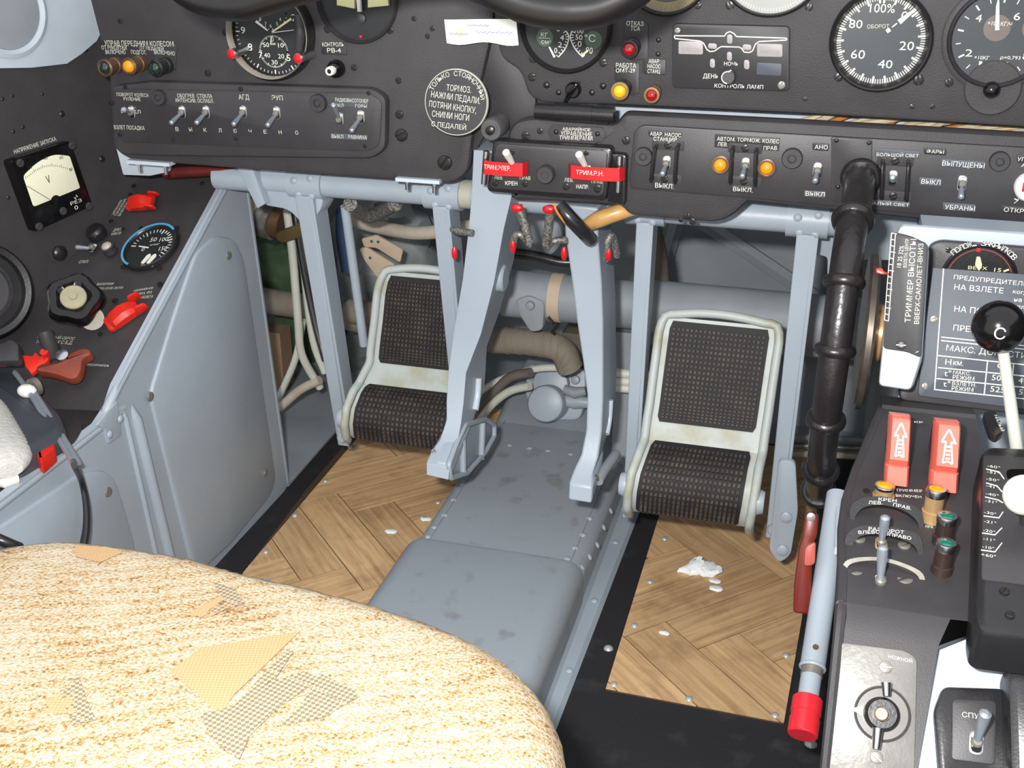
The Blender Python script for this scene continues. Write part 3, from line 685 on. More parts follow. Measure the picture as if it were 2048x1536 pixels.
# raised strip with the toggles
SW = .010
subpanel(lp, LP, [(222, 172), (300, 163), (745, 177), (772, 196), (770, 300), (742, 318), (300, 312), (236, 308)], [.006, 0, .012, .006, .01, .012, 0, .006], -.002, SW, BLK, .003, 'switch_strip')
subpanel(lp, LP, [(228, 178), (740, 186), (764, 205), (758, 292), (735, 303), (240, 284)], [.004, .01, .008, .008, .008, .004], SW-.001, SW+.0012, BLKS, .0006, 'strip_face')
sw = SW+.0012
screws(lp, LP, [(250, 174, 3.5), (222, 205, 4.5), (240, 269, 4), (481, 178, 4), (737, 186, 4), (347, 279, 3.5), (472, 277, 4), (730, 292, 4)], 'b', w=sw)
screws(lp, LP, [(451, 65, 6), (416, 146, 6), (655, 58, 7), (780, 60, 7), (708, 135, 6), (797, 161, 6), (855, 72, 5), (828, 37, 5), (799, 229, 8), (803, 270, 12), (240, 42, 4.5), (865, 57, 5), (890, 325, 14)], 'b')
lab(lp, LP, [('УПРАВ ПЕРЕДНИМ КОЛЕСОМ', 210, 91, 348, 93, 9), ('ОТ РУКОЯТКИ', 204, 99, 254, 100, 7), ('ОТ ПЕДАЛЕЙ', 280, 99, 328, 101, 7), ('ВКЛЮЧЕНО', 212, 108, 252, 108, 7), ('ПОДГОТ.', 263, 108, 294, 109, 7), ('ВКЛЮЧЕНО', 309, 108, 350, 111, 7)], CREAM,
    plate=[(203, 80), (347, 80), (355, 92), (352, 140), (205, 140)])
for px, py, ln, lens, d in ((209, 136, .022, LDKG, 'dark green lamp in a bronze barrel, leftmost under the nose wheel steering placard'), (257, 133, .022, LAMB, 'lit-looking amber lamp in a bronze barrel under the nose wheel steering placard'), (310, 137, .022, LDKG, 'dark green lamp in a black barrel under the nose wheel steering placard')):
    lamp(LP, px, py, 11, ln, lens, BRONZE if px < 300 else BLK2, d, rim=BRONZE if px < 300 else BLK2)
lab(lp, LP, [('ПОВОРОТ КОЛЕСА', 234, 192, 298, 194, 6), ('РУЛЕНИЕ', 248, 201, 282, 202, 6)], CREAM, w=sw)
lab(lp, LP, [('ВЫ', 243, 226, 250, 226, 6), ('КЛ', 268, 227, 282, 227, 6), ('ВЗЛЕТ ПОСАДКА', 229, 258, 290, 260, 7)], CREAM, w=sw)
lab(lp, LP, [('ОБОГРЕВ  СТЕКЛА', 355, 195, 425, 196, 7), ('ИНТЕНСИВ. ОСЛАБЛ.', 352, 204, 428, 206, 7), ('АГД', 478, 199, 499, 199, 9), ('ЭУП', 544, 200, 566, 201, 9)], CREAM, w=sw)
lab(lp, LP, [(c, x, 262+(x-352)*.03, x+6, 262+(x-352)*.03, 7) for c, x in zip('ВЫКЛЮЧЕНО', (352, 379, 408, 438, 468, 498, 528, 558, 591))], CREAM, w=sw)
lab(lp, LP, [('РАДИОВЫСОТОМЕР', 671, 203, 737, 206, 7), ('ВКЛ', 672, 214, 688, 214, 6), ('ГОРЫ', 711, 215, 734, 216, 6)], CREAM, plate=[(669, 195), (738, 198), (736, 216), (670, 212)], w=sw, pm=PLACG)
lab(lp, LP, [('ВЫКЛ', 664, 276, 687, 277, 7), ('РАВНИНА', 697, 277, 734, 279, 7)], CREAM, plate=[(661, 266), (736, 270), (735, 281), (661, 277)], w=sw, pm=PLACG)
tg = 'toggles on the left panel strip'
toggle(LP, 264, 224, 246, 219, 'short steel toggle for wheel steering at the left end of the switch strip', sw, .02, .0028, group=tg)
toggle(LP, 365, 224, 341, 247, 'steel toggle pointing down, left one of the glass heating pair', sw, .022, .0026, group=tg)
toggle(LP, 413, 224, 392, 247, 'steel toggle pointing down, right one of the glass heating pair', sw, .022, .0026, group=tg)
toggle(LP, 487, 224, 466, 250, 'steel toggle pointing down under the three-letter АГД marking', sw, .022, .0026, group=tg)
toggle(LP, 554, 226, 534, 252, 'steel toggle pointing down under the ЭУП marking', sw, .022, .0026, group=tg)
toggle(LP, 680, 238, 666, 208, 'steel toggle flipped up on the radio altimeter switch pair', sw, .022, .0026, group=tg)
toggle(LP, 722, 234, 702, 263, 'steel toggle flipped down on the radio altimeter switch pair', sw, .022, .0026, group=tg)
cap(LP, 315, 196, 13, 'flat black cap between the wheel toggle and the glass heating toggles', sw)
cap(LP, 634, 207, 16, 'larger flat black cap left of the radio altimeter toggles', sw)
# clock
ck = gauge(LP, 546, 65, 84, 'aircraft clock with chrome ring and two red winding knobs', 0, .014, BLK2, DIAL, .10, 'cockpit_clock', 'clock', mat('pale_chrome', (188, 180, 166), .3, .3))
ticks(ck, 0, 360, 60, ck.r*.82, ck.r*.87, .0005, 5, ck.r*.78, .0011)
dtext(ck, [('8', 496, 101, 505, 102, 13), ('9', 482, 67, 491, 68, 12), ('7', 518, 116, 525, 117, 11), ('5', 574, 122, 582, 122, 11), ('4', 590, 102, 598, 103, 11), ('3', 596, 72, 604, 72, 11), ('2', 584, 42, 593, 42, 12), ('10', 492, 36, 504, 36, 9)])
dtext(ck, [('50', 527, 94, 539, 94, 8), ('10', 557, 95, 568, 95, 8), ('40', 529, 115, 541, 115, 8), ('20', 557, 117, 569, 117, 8), ('30', 544, 129, 556, 129, 8), ('0', 543, 83, 548, 83, 8), ('сек', 541, 90, 552, 90, 4), ('7', 530, 51, 534, 51, 6), ('6', 540, 55, 544, 55, 6), ('5', 553, 51, 557, 51, 6), ('4', 559, 42, 563, 42, 6), ('8', 519, 41, 523, 41, 6)])
cc = gl(ck, 548, 103); ticks(ck, 0, 360, 60, ck.r*.31, ck.r*.345, .0004, 5, ck.r*.29, .0007, c=cc)
cc = gl(ck, 543, 26); ticks(ck, 0, 360, 24, ck.r*.33, ck.r*.36, .0004, 2, ck.r*.32, .0007, c=cc)
needle(ck, 545, 64, 584, 37, .0007, .0010, YELLP); needle(ck, 537, 61, 513, 42, .0006, .0012); needle(ck, 545, 65, 601, 58, .0004, .0003); needle(ck, 543, 88, 544, 72, .0004, .0007)
for kx, ky, m_ in ((463, 108, 1), (596, 117, 0)):
    a = V(LP.uv(kx, ky, .03))-ck.c
    ko = ck.part('winding_stem', MB().lathe([(.0042, .002), (.0042, .022), (.0046, .023), (.0046, .030)], 16, a), STEEL)
    ck.part('winding_knob', MB().lathe([(.0044, .0290), (.0044, .0306), (.0036, .0312), (.0003, .0312)], 16, a), REDR, parent=ko)
ck.part('clamp_strap', MB().tube([V((*(V(LP.uv(598, 30, .01))-ck.c), .012)), V((*(V(LP.uv(604, 60, .01))-ck.c), .014)), V((*(V(LP.uv(600, 100, .01))-ck.c), .012))], [.004, .0055, .004], 10, smooth=4), BLKS)
# attitude gauge, cut by the top of the photo
ag = gauge(LP, 716, -2, 80, 'dark attitude instrument with white bars at the top edge of the left panel', 0, .008, BLKS, DIAL, .08)
ag.part('white_bar', MB().prism(ppoly(LP, [(672, -10), (706, -10), (706, 17), (672, 11)], .006) and [tuple(V(q)-ag.c) for q in ppoly(LP, [(672, -12), (708, -12), (708, 18), (672, 11)], .006)], .0014, .005, .0008), YELLP)
ag.part('white_bar', MB().prism([tuple(V(q)-ag.c) for q in ppoly(LP, [(734, -12), (774, -12), (776, 12), (734, 16)], .006)], .0014, .005, .0008), YELLP)
ag.part('centre_pointer', MB().prism([tuple(V(q)-ag.c) for q in ppoly(LP, [(711, -10), (719, -10), (721, 24), (714, 24)], .009)], .005, .009, .0008), PLW)
ag.part('hub', MB().lathe([(.0045, .001), (.0045, .004), (.002, .005)], 16, V(LP.uv(724, 36))-ag.c), BLKS)
ag.part('red_index', MB().prism(rrect(.0022, .0022, .0008, V(LP.uv(722, 73, .008))-ag.c), .0072, .0086), REDR)
# test button
lab(lp, LP, [('КОНТРОЛЬ', 645, 93, 688, 93, 7.5), ('РВ-4', 655, 105, 682, 105, 8)], WHITE, plate=[(643, 84), (692, 84), (694, 110), (643, 108)])
bt = T('push_button', 'glossy black push button with a white ring under the РВ-4 placard', 'push button', M=LP.at(671, 138, .004))
bt.part('housing', MB().lathe([(.0082, -.0045), (.0082, .0), (.0074, .004), (.005, .0075), (.004, .008)], 24), BAK)
bt.part('white_ring', MB().lathe([(.0042, .008), (.0042, .014), (.0036, .0148), (.0022, .0148), (.002, .0135)], 20), PLW)
bt.part('plunger', MB().lathe([(.002, .012), (.002, .0142), (.0008, .0145)], 14), BAK)
# paper note
NF = Fr((0, .984, .5), (.0, -1, .05))
pn = T('paper_note', 'white paper note with faint handwriting stuck between the two panels', 'note', M=NF.at(960, 66))
g = []; c0 = V(NF.uv(960, 66))
for i in range(13):
    row = []
    for j in range(4):
        a, b = i/12, j/3
        px = 889+a*144+(b*5); py = 39-1*a+b*(47+4*a) + (3*math.sin(a*9) if j == 3 else 0)
        u_ = V(NF.uv(px, py))-c0; row.append(V((u_.x, u_.y, .0015*math.sin(a*7+.5))))
    g.append(row)
mb = MB()
mb.add([p for r_ in g for p in r_], [(i*4+j, i*4+j+1, (i+1)*4+j+1, (i+1)*4+j) for i in range(12) for j in range(3)])
mb.add([p-V((0, 0, .0003)) for r_ in g for p in r_], [(i*4+j, (i+1)*4+j, (i+1)*4+j+1, i*4+j+1) for i in range(12) for j in range(3)])
pn.part('sheet', mb, PAPER)
mb = MB()
for k in range(3):
    pts = []
    for i in range(26):
        a = i/25; px = (900, 935, 952)[k] + a*(38, 44, 74)[k]; py = (67, 50, 64)[k] - 2.2*math.sin(i*2.1)*(1+.6*math.sin(i*.9)) + a
        u_ = V(NF.uv(px, py))-c0; pts.append(V((u_.x, u_.y, .0026)))
    mb.tube(pts, .00028, 4)
pn.part('handwriting', mb, INK)
pn.part('stain', MB().lathe([(.0042, .0004), (.0042, .0022), (.003, .0024)], 16, V(NF.uv(921, 64))-c0), mat('yellowed_paper_spot', (214, 210, 178), .8))
# round brake plaque on its pull
PF = Fr(W(912, 205, Y=.972), (.06, -1, .1))
bp_ = T('parking_brake_knob', 'round black engraved plaque about the parking brake on a pull knob', 'plaque', M=PF.at(912, 205))
rr = 63*PF.sc(912, 205)
bp_.part('disc', MB().lathe([(rr*.97, -.005), (rr, -.004), (rr, -.001), (rr*.985, 0), (rr*.01, 0)], 56), PLACARD)
bp_.part('chipped_rim', MB().lathe([(rr*1.005, -.004), (rr*1.01, -.001), (rr*.985, .0004), (rr*.972, .0003), (rr*.972, -.002)], 56, open=True), CREAM)
bp_.part('stem', MB().lathe([(.008, -.035), (.008, -.004)], 16), BLK2)
mb = MB(); c0 = V(PF.uv(912, 205))
def parc(s_, a0, a1, rad_, h, wd):
    for k, ch in enumerate(s_):
        if ch == ' ': continue
        a = rad(a0+(a1-a0)*k/(len(s_)-1)); d = V((math.cos(a), math.sin(a), 0)); tn_ = V((math.sin(a), -math.cos(a), 0))
        mb.text(ch, d*rad_-tn_*wd/2+V((0, 0, .0004)), tn_*wd, d*h)
parc('ТОЛЬКО СТОЯНОЧНЫЙ', 152, 12, rr*.79, rr*.15, rr*.115)
for s_, x0, y0, x1, y1, h in (('ТОРМОЗ.', 893, 181, 942, 186, 12), ('НАЖМИ ПЕДАЛИ.', 862, 194, 960, 208, 12), ('ПОТЯНИ КНОПКУ,', 858, 213, 952, 227, 12), ('СНИМИ НОГИ', 864, 233, 938, 242, 12), ('С ПЕДАЛЕЙ', 863, 252, 932, 260, 12)):
    a = V(PF.uv(x0, y0))-c0; b = V(PF.uv(x1, y1))-c0; d = b-a; n = V((-d.y, d.x)).normalized()*h*PF.sc(x0, y0)
    mb.text(s_, (a.x, a.y, .0004), (d.x, d.y, 0), (n.x, n.y, 0))
bp_.part('lettering', mb, CREAM, smooth=False)
# white bracket strips with bolts under the panel
for i, (x0, y0, x1, y1) in enumerate(((255, 318, 340, 326), (792, 352, 880, 362))):
    a = W(x0, y0, Y=1.0); b = W(x1, y1, Y=1.0)
    t = T('shock_mount', ('light', 'right')[i] + ' grey mounting strip with two bolts under the left panel' if i else 'grey mounting strip with two bolts above the console top', 'bracket', loc=a)
    t.part('strip', MB().box((a+b)/2+V((0, .004, -.002)), ((b-a).length, .012, .0035)), LGREY, world=True)
    for f in (.22, .84):
        p = a.lerp(b, f); t.part('bolt', MB().tube([p+V((0, .003, -.002)), p+V((0, .003, -.006)), p+V((0, .003, -.0061)), p+V((0, .003, -.013))], [.0035, .0035, .002, .002], 8), STEEL, world=True)

GP = Fr((0, 1.035, .5), (0, -1, 0))
solo('pale_angle_plate', 'pale grey angle plate in the gap above the console top', 'plate', MB().prism(rpoly(ppoly(GP, [(232, 296), (345, 312), (338, 344), (300, 352), (246, 350)]), .002), -.003, 0, .0008), LGREY, M=GP.M)
# ================================================================== CENTRE PANEL
CPF = Fr((0, .996, .5), (0, -1, 0))
cp = panel('instrument_panel', 'black centre instrument panel with engine gauges and landing gear display', CPF,
           [(972, -110), (990, 60), (1000, 118), (1040, 140), (1056, 192), (1085, 207), (1238, 211), (1600, 228), (2048, 256), (3200, 330), (3200, -110)], [0, .01, .012, .012, .012, .01, 0, 0, 0, 0, 0], .014, b=.004)
screws(cp, CPF, [(1066, 118, 7.5), (1206, 125, 8), (1064, 154, 8), (1395, 10, 8), (1460, 10, 9), (1618, 14, 8), (1677, 154, 9), (1837, 160, 11), (1610, 198, 5), (1824, 213, 5.5), (1865, 213, 5.5), (1898, 165, 9), (2040, 12, 8)], 'b')
screws(cp, CPF, [(1093, 170, 7), (1117, 185, 6), (1184, 185, 6.5), (1206, 172, 7), (1317, 80, 5.5), (1316, 108, 5.5)], 'k', name='rivet')
dg = gauge(CPF, 1133, 50, 92, 'twin gauge marked in kg per square centimetre and degrees, under the yoke', 0, .008, BLK2, DIAL, .10)
c = gl(dg, 1090, 64); g_ = V(c)
for pts, x_, y_ in (((1090, 75), 0, 0), ((1187, 80), 0, 0)):
    cc = gl(dg, *pts); dg.part('dial_patch', MB().lathe([(.0075, .0014), (.0075, .0018), (.0001, .0018)], 24, cc), GREENP, parent=dg.dial)
dtext(dg, [('кг', 1082, 73, 1096, 74, 8), ('см²', 1083, 87, 1102, 88, 8), ('0', 1109, 106, 1115, 106, 10), ('2', 1116, 94, 1124, 95, 10), ('4', 1120, 80, 1128, 81, 10), ('6', 1113, 62, 1120, 63, 9)], WHITE, .0022)
dtext(dg, [('°С', 1169, 83, 1191, 84, 14), ('100', 1150, 66, 1167, 67, 8), ('50', 1151, 79, 1165, 80, 10), ('0', 1155, 93, 1163, 94, 11), ('90', 1171, 106, 1185, 108, 12)], WHITE, .0022)
mb = MB()
for k in range(2):
    P = [(1127, 56), (1137, 70), (1136, 85), (1129, 100), (1117, 114)] if k == 0 else [(1147, 56), (1141, 72), (1145, 88), (1154, 102), (1166, 114)]
    q = [gl(dg, *p) for p in P]; q = catmull(q, [0]*5, 5)[0]
    for i in range(len(q)-1): bar2(mb, q[i], q[i+1], .0009, .0017)
    for i in range(0, len(q), 2):
        d_ = (q[min(i+1, len(q)-1)]-q[max(0, i-1)]).normalized(); nn = V((-d_.y, d_.x))*(-1 if k == 0 else 1)*.0026
        bar2(mb, q[i], q[i]+nn, .0006, .0017)
dg.part('scale_arcs', mb, WHITE, parent=dg.dial, smooth=False)
needle(dg, 1099, 93, 1110, 114, .0006, .0010); needle(dg, 1176, 100, 1164, 112, .0006, .0010, YELLP)
dg.part('unit_line', MB().prism([tuple(gl(dg, *p)) for p in ((1078, 75), (1101, 76), (1101, 77), (1078, 76))], .0019, .0022), WHITE, smooth=False)
lab(cp, CPF, [('ОТКАЗ', 1253, 51, 1287, 52, 9), ('ТСА', 1261, 61, 1280, 62, 9)], WHITE, plate=[(1247, 40), (1290, 42), (1297, 50), (1296, 118), (1262, 122), (1247, 90)])
lab(cp, CPF, [('РАБОТА', 1232, 135, 1272, 136, 9), ('ОМТ-29', 1232, 145, 1270, 145, 8)], WHITE, plate=[(1229, 124), (1279, 126), (1278, 186), (1264, 192), (1229, 160)])
lab(cp, CPF, [('АВАР', 1297, 126, 1318, 127, 8), ('НАСОС', 1295, 136, 1321, 137, 8), ('СТАНЦ', 1295, 146, 1320, 147, 8)], WHITE, plate=[(1286, 117), (1332, 119), (1331, 150), (1285, 147)])
lamp(CPF, 1258, 99, 13, .020, LRED, BLK2, 'red warning lamp under the ОТКАЗ ТСА placard', rim=BLKS)
lamp(CPF, 1239, 183, 13, .022, LYEL, BLK2, 'yellow warning lamp with a brass rim under the РАБОТА ОМТ-29 placard', rim=BRASS)
lamp(CPF, 1303, 191, 11.5, .018, LRED, BRONZE, 'small red lamp with a brass rim under the emergency pump placard', rim=BRASS)
kb = T('pointer_knob', 'small glossy black pointer knob on the lower edge of the centre panel', 'knob', M=CPF.at(1146, 180, .004))
kb.part('skirt', MB().lathe([(.0068, -.0045), (.0068, .002), (.0055, .004), (.001, .004)], 24), BAK)
kb.part('pointer', MB().prism(rpoly([tuple(V(CPF.uv(*p, .01))-V(CPF.uv(1146, 180, .004))) for p in ((1157, 163), (1158, 170), (1133, 206), (1128, 203), (1136, 182))], .002), .002, .011, .002), BAK)
# landing gear display
gd = T('gear_display', 'landing gear display with an engraved aircraft outline and pale windows', 'display panel', M=CPF.M)
gd.part('plate', MB().prism(rpoly(ppoly(CPF, [(1345, 47), (1580, 53), (1578, 183), (1344, 176)], .004), .004), -.0004, .004, .0008), PLACARD)
mb = MB(); W_ = .004
P = [(1349, 73), (1350, 77), (1400, 82), (1407, 86), (1414, 99), (1420, 103), (1429, 102), (1436, 97), (1442, 93), (1478, 94), (1484, 97), (1488, 104), (1498, 105), (1505, 102), (1511, 88), (1518, 83), (1573, 80), (1574, 77), (1570, 76), (1473, 73), (1468, 67), (1460, 63), (1453, 66), (1449, 72), (1362, 71.5), (1349, 71)]
q = [V(CPF.uv(x, y, W_)) for x, y in P]
for i in range(len(q)): bar2(mb, q[i], q[(i+1) % len(q)], .0009, W_+.0001)
gd.part('aircraft_outline', mb, WHITE, smooth=False)
WPAN = mat('pale_grey_window', (158, 152, 152), .5, var=.04)
for x0, y0, x1, y1, r_ in ((1357, 82, 1406, 108, .0016), (1514, 87, 1565, 113, .0016), (1454, 68, 1465, 87, .003), (1416, 86, 1434, 97, .003), (1485, 88, 1503, 100, .003), (1454, 103, 1464, 121, .003), (1420, 117, 1430, 135, .003), (1488, 119, 1499, 138, .003)):
    gd.part('window', MB().prism(rpoly(ppoly(CPF, [(x0, y0), (x1, y0+1), (x1, y1+1), (x0, y1)], W_), r_), W_-.0005, W_+.0006, .0003), WPAN)
gd.part('window', MB().prism(rpoly(ppoly(CPF, [(1514, 125), (1564, 127), (1562, 152), (1513, 149)], W_), .0016), W_-.0005, W_+.0005, .0002), PLACG)
lab(gd, CPF, [('НОЧЬ', 1448, 131, 1476, 132, 8), ('ДЕНЬ', 1406, 156, 1436, 157, 9), ('КОНТРОЛЬ ЛАМП', 1429, 175, 1526, 178, 8)], WHITE, w=W_)
lab(gd, CPF, [('ШАССИ', 1363, 102, 1400, 104, 7), ('ШАССИ', 1520, 106, 1558, 108, 7)], mat('faint_grey_print', (136, 132, 134), .6), w=W_+.0006)
kk = V(CPF.uv(1455, 155, .012))
gk = gd.part('dimmer_knob', MB().lathe([(.0065, W_), (.0065, .011), (.0055, .012), (.0002, .012)], 24, kk), BLKS)
mb = MB()
for i in range(12):
    a0 = rad(80+i*14); a1 = rad(80+(i+1)*14); bar2(mb, kk+V((math.cos(a0), math.sin(a0)))*.0048, kk+V((math.cos(a1), math.sin(a1)))*.0048, .0008, .0121)
for a_ in (80, 248): p = kk+V((math.cos(rad(a_)), math.sin(rad(a_))))*.0048; bar2(mb, p, p+V((.0018, .0015 if a_ < 200 else -.0006)), .001, .0121)
gd.part('arrow_mark', mb, WHITE, parent=gk, smooth=False)
screws(gd, CPF, [(1355, 61, 6), (1563, 170, 8)], 's', w=W_)
# gauges cut by the top edge
g1 = gauge(CPF, 1335, -62, 90, 'gauge with a gold striped rim half hidden above the twin gauge', 0, .008, BLK2, DIALG, .08)
ticks(g1, 200, 340, 60, g1.r*.70, g1.r*.90, .0006, mt=mat('gold_stripe', (186, 164, 110), .4))
g2 = gauge(CPF, 1545, -80, 112, 'large grey-faced gauge cut off above the landing gear display', 0, .008, BLK2, DIALL, .07)
ticks(g2, 200, 340, 40, g2.r*.84, g2.r*.90, .0005)
# tachometer
tc_ = gauge(CPF, 1761, 80, 104, 'engine speed gauge reading OБОРОТ with per cent scale'.replace('O', 'О'), 0, .012, BLK2, DIALG, .145)
ticks(tc_, -262, 92, 105, tc_.r*.765, tc_.r*.85, .0007, 5, tc_.r*.71, .0016)
dtext(tc_, [('100%', 1739, 25, 1789, 26, 18), ('80', 1697, 56, 1724, 57, 17), ('60', 1701, 117, 1729, 118, 18), ('40', 1755, 136, 1784, 137, 17), ('20', 1798, 100, 1827, 101, 18), ('0', 1801, 39, 1815, 40, 17)])
dtext(tc_, [('ОБОРОТ', 1734, 57, 1778, 56, 8)], CREAM)
needle(tc_, 1773, 63, 1780, 58, .0016, .0016); needle(tc_, 1784, 54, 1794, 46, .0005, .0005); needle(tc_, 1798, 44, 1832, 17, .0022, .0008)
# fuel flow gauge with adjusting knob lobe
ff = gauge(CPF, 1996, 76, 104, 'fuel flow gauge with a rolling counter and a lower adjusting knob', 0, .008, BLKS, DIALG, .10)
ff.part('flange', MB().lathe([(ff.r*1.1, -.0004), (ff.r*1.1, .002), (ff.r*1.06, .003), (ff.r*.9, .003)], 56, open=True), BLK)
lo = V(CPF.uv(1985, 175))-ff.c
ff.part('knob_lobe', MB().lathe([(.0215, -.0004), (.0215, .0026), (.0205, .0034), (.001, .0034)], 40, lo), BLK)
ff.part('adjusting_knob', MB().lathe([(.0064, .002), (.0064, .007), (.005, .0105), (.0024, .012), (.0003, .0122)], 24, V(CPF.uv(1984, 181, .008))-ff.c), BAK)
ticks(ff, 250, -70, 16, ff.r*.72, ff.r*.82, .0007, 2, ff.r*.70, .0013)
for q_ in [('0', 1943, 156, 1956, 157, 18), ('2', 1930, 113, 1944, 113, 15), ('4', 1950, 43, 1962, 44, 15), ('6', 2026, 40, 2039, 41, 16), ('×100 КГ/Ч', 1975, 50, 2023, 53, 9), ('×10КГ', 1948, 118, 1978, 120, 8), ('ρ=0,793', 2000, 120, 2040, 121, 9), ('8', 2044, 119, 2056, 120, 15), ('1', 1957, 134, 1963, 134, 12), ('7', 1982, 129, 1988, 129, 7), ('8', 1980, 140, 1988, 140, 6), ('9', 2006, 132, 2016, 132, 9), ('0', 2004, 141, 2013, 141, 5)]: dtext(ff, [q_], name='numeral')
needle(ff, 1994, 60, 1995, 12, .0016, .0012); needle(ff, 1995, 12, 1997, -6, .0012, .0003)
for px, py in ((1982, 60), (2060, 60)):
    ff.part('dial_patch', MB().lathe([(.010, .0014), (.010, .0016), (.0001, .0016)], 24, gl(ff, px+12, py-4)), mat('taupe_patch', (104, 92, 86), .5), parent=ff.dial)

# ================================================================== LOWER PANEL
DP = Fr((0, .982, .5), (0, -1, 0))
dp = panel('switchboard', 'black lower switch panel with guarded toggles below the engine gauges', DP,
           [(1012, 300), (1016, 262), (1030, 244), (1060, 236), (1232, 249), (1246, 227), (1600, 245), (3200, 338), (3200, 586), (1640, 420), (1495, 405), (1462, 436), (1430, 447), (1256, 432), (1240, 412), (1020, 400)], [.004, .01, .01, .01, .006, .008, 0, 0, 0, 0, 0, .02, .01, .01, .01, .004], .016, b=.006)
subpanel(dp, DP, [(1283, 250), (1480, 262), (3100, 356), (3100, 548), (1480, 395), (1262, 378), (1258, 366), (1268, 262)], [.004, 0, 0, 0, 0, .004, .004, .008], -.001, .003, BLKS, .0012)
dw = .003
subpanel(dp, DP, [(1662, 274), (1745, 280), (1742, 405), (1664, 402)], .002, dw-.0005, dw+.0012, BLKS, .0005, 'blanking_plate')
screws(dp, DP, [(1673, 281, 5), (1738, 286, 5), (1676, 374, 5)], 'k', w=dw+.0012, name='rivet')
screws(dp, DP, [(1051, 271, 8), (1252, 281, 8), (1988, 421, 8)], 'b', w=.001)
screws(dp, DP, [(1375, 433, 7), (1385, 443, 7), (1362, 440, 5), (1080, 262, 6)], 'b')
lab(dp, DP, [('АВАРИЙНОЕ', 1125, 261, 1181, 263, 8), ('УПРАВЛЕНИЕ', 1122, 270, 1184, 273, 8), ('ТРИММЕРАМИ', 1119, 279, 1185, 281, 8)], WHITE, plate=[(1102, 250), (1205, 255), (1212, 270), (1204, 285), (1102, 280), (1096, 265)], pm=BLK)
screws(dp, DP, [(1112, 264, 5), (1195, 268, 5)], 'k', w=.001, name='rivet')
lab(dp, DP, [('АВАР. НАСОС.', 1300, 271, 1364, 275, 8), ('СТАНЦИЯ', 1307, 281, 1353, 283, 8)], WHITE, plate=[(1296, 261), (1365, 265), (1364, 276), (1298, 273)], w=dw)
lab(dp, DP, [('ВЫКЛ.', 1310, 375, 1347, 378, 10)], WHITE, plate=[(1307, 362), (1350, 366), (1348, 380), (1307, 377)], w=dw)
lab(dp, DP, [('АВТОМ. ТОРМОЖ. КОЛЕС', 1434, 281, 1558, 287, 8), ('ЛЕВ.', 1435, 292, 1455, 293, 8), ('ПРАВ.', 1527, 300, 1556, 300, 8)], WHITE, plate=[(1430, 268), (1560, 276), (1558, 302), (1524, 300), (1523, 290), (1458, 286), (1457, 296), (1429, 294)], w=dw, pr=1)
lab(dp, DP, [('ВЫКЛ.', 1466, 382, 1505, 385, 9)], WHITE, plate=[(1463, 370), (1506, 373), (1505, 386), (1463, 383)], w=dw)
lab(dp, DP, [('АНО', 1629, 298, 1655, 299, 9)], WHITE, plate=[(1625, 285), (1659, 287), (1657, 302), (1625, 300)], w=dw)
lab(dp, DP, [('ВЫКЛ', 1611, 391, 1649, 393, 9)], WHITE, plate=[(1608, 380), (1652, 383), (1651, 396), (1608, 393)], w=dw, pm=PLACG)
lab(dp, DP, [('БОЛЬШОЙ СВЕТ', 1753, 312, 1837, 315, 9)], WHITE, plate=[(1749, 296), (1841, 302), (1840, 316), (1749, 312)], w=dw, pm=PLACG)
lab(dp, DP, [('ФАРЫ', 1853, 306, 1887, 308, 8)], WHITE, plate=[(1847, 295), (1893, 298), (1892, 311), (1848, 308)], w=dw)
lab(dp, DP, [('ВЫПУЩЕНЫ', 1884, 331, 1968, 337, 11)], WHITE, plate=[(1882, 317), (1972, 323), (1971, 338), (1882, 332)], w=dw, pm=PLACG)
lab(dp, DP, [('ВЫКЛ', 1842, 367, 1880, 370, 10)], WHITE, plate=[(1838, 354), (1884, 357), (1883, 373), (1838, 370)], w=dw, pm=PLACG)
lab(dp, DP, [('УБРАНЫ', 1889, 418, 1949, 422, 10)], WHITE, plate=[(1885, 404), (1952, 409), (1951, 424), (1886, 419)], w=dw, pm=PLACG)
lab(dp, DP, [('МАЛЫЙ СВЕТ', 1735, 408, 1818, 413, 8)], WHITE, plate=[(1733, 398), (1820, 403), (1819, 415), (1733, 410)], w=dw, pm=PLACG)
lab(dp, DP, [('ОТКР.', 2007, 423, 2050, 427, 10)], WHITE, plate=[(2003, 410), (2060, 414), (2060, 430), (2003, 425)], w=dw)
lab(dp, DP, [('УПРАВЛ.', 2034, 322, 2090, 325, 9), ('АВАР.', 2042, 334, 2090, 337, 9)], WHITE, plate=[(2033, 309), (2110, 313), (2110, 330), (2034, 325)], w=dw)
gg = 'toggles on the lower switch panel'
toggle(DP, 1333, 326, 1324, 350, 'wire-guarded toggle under the emergency pump station marking', dw, group=gg, guard=[(1314, 291, 1306, 356), (1358, 289, 1353, 359)])
toggle(DP, 1491, 330, 1484, 355, 'wire-guarded toggle between two amber lamps for the wheel brakes', dw, group=gg, guard=[(1467, 294, 1463, 360), (1514, 298, 1512, 364)])
toggle(DP, 1635, 340, 1630, 364, 'plain toggle under the АНО placard left of the rubber hose', dw, group=gg)
toggle(DP, 1786, 356, 1785, 355, 'wire-guarded toggle in middle position under the big light placard', dw, group=gg, guard=[(1765, 321, 1762, 390), (1816, 322, 1811, 394)])
toggle(DP, 1924, 366, 1922, 396, 'plain toggle between the landing light placards', dw, group=gg)
lamp(DP, 1440, 331, 13.5, .006, LAMB, BRONZE, 'amber lamp left of the wheel brake toggle', w=dw, rim=BRONZE)
lamp(DP, 1533, 337, 13.5, .006, LAMB, BRONZE, 'amber lamp right of the wheel brake toggle', w=dw, rim=BRONZE)
cap(DP, 1286, 314, 18, 'flat black cap left of the guarded pump toggle', dw)
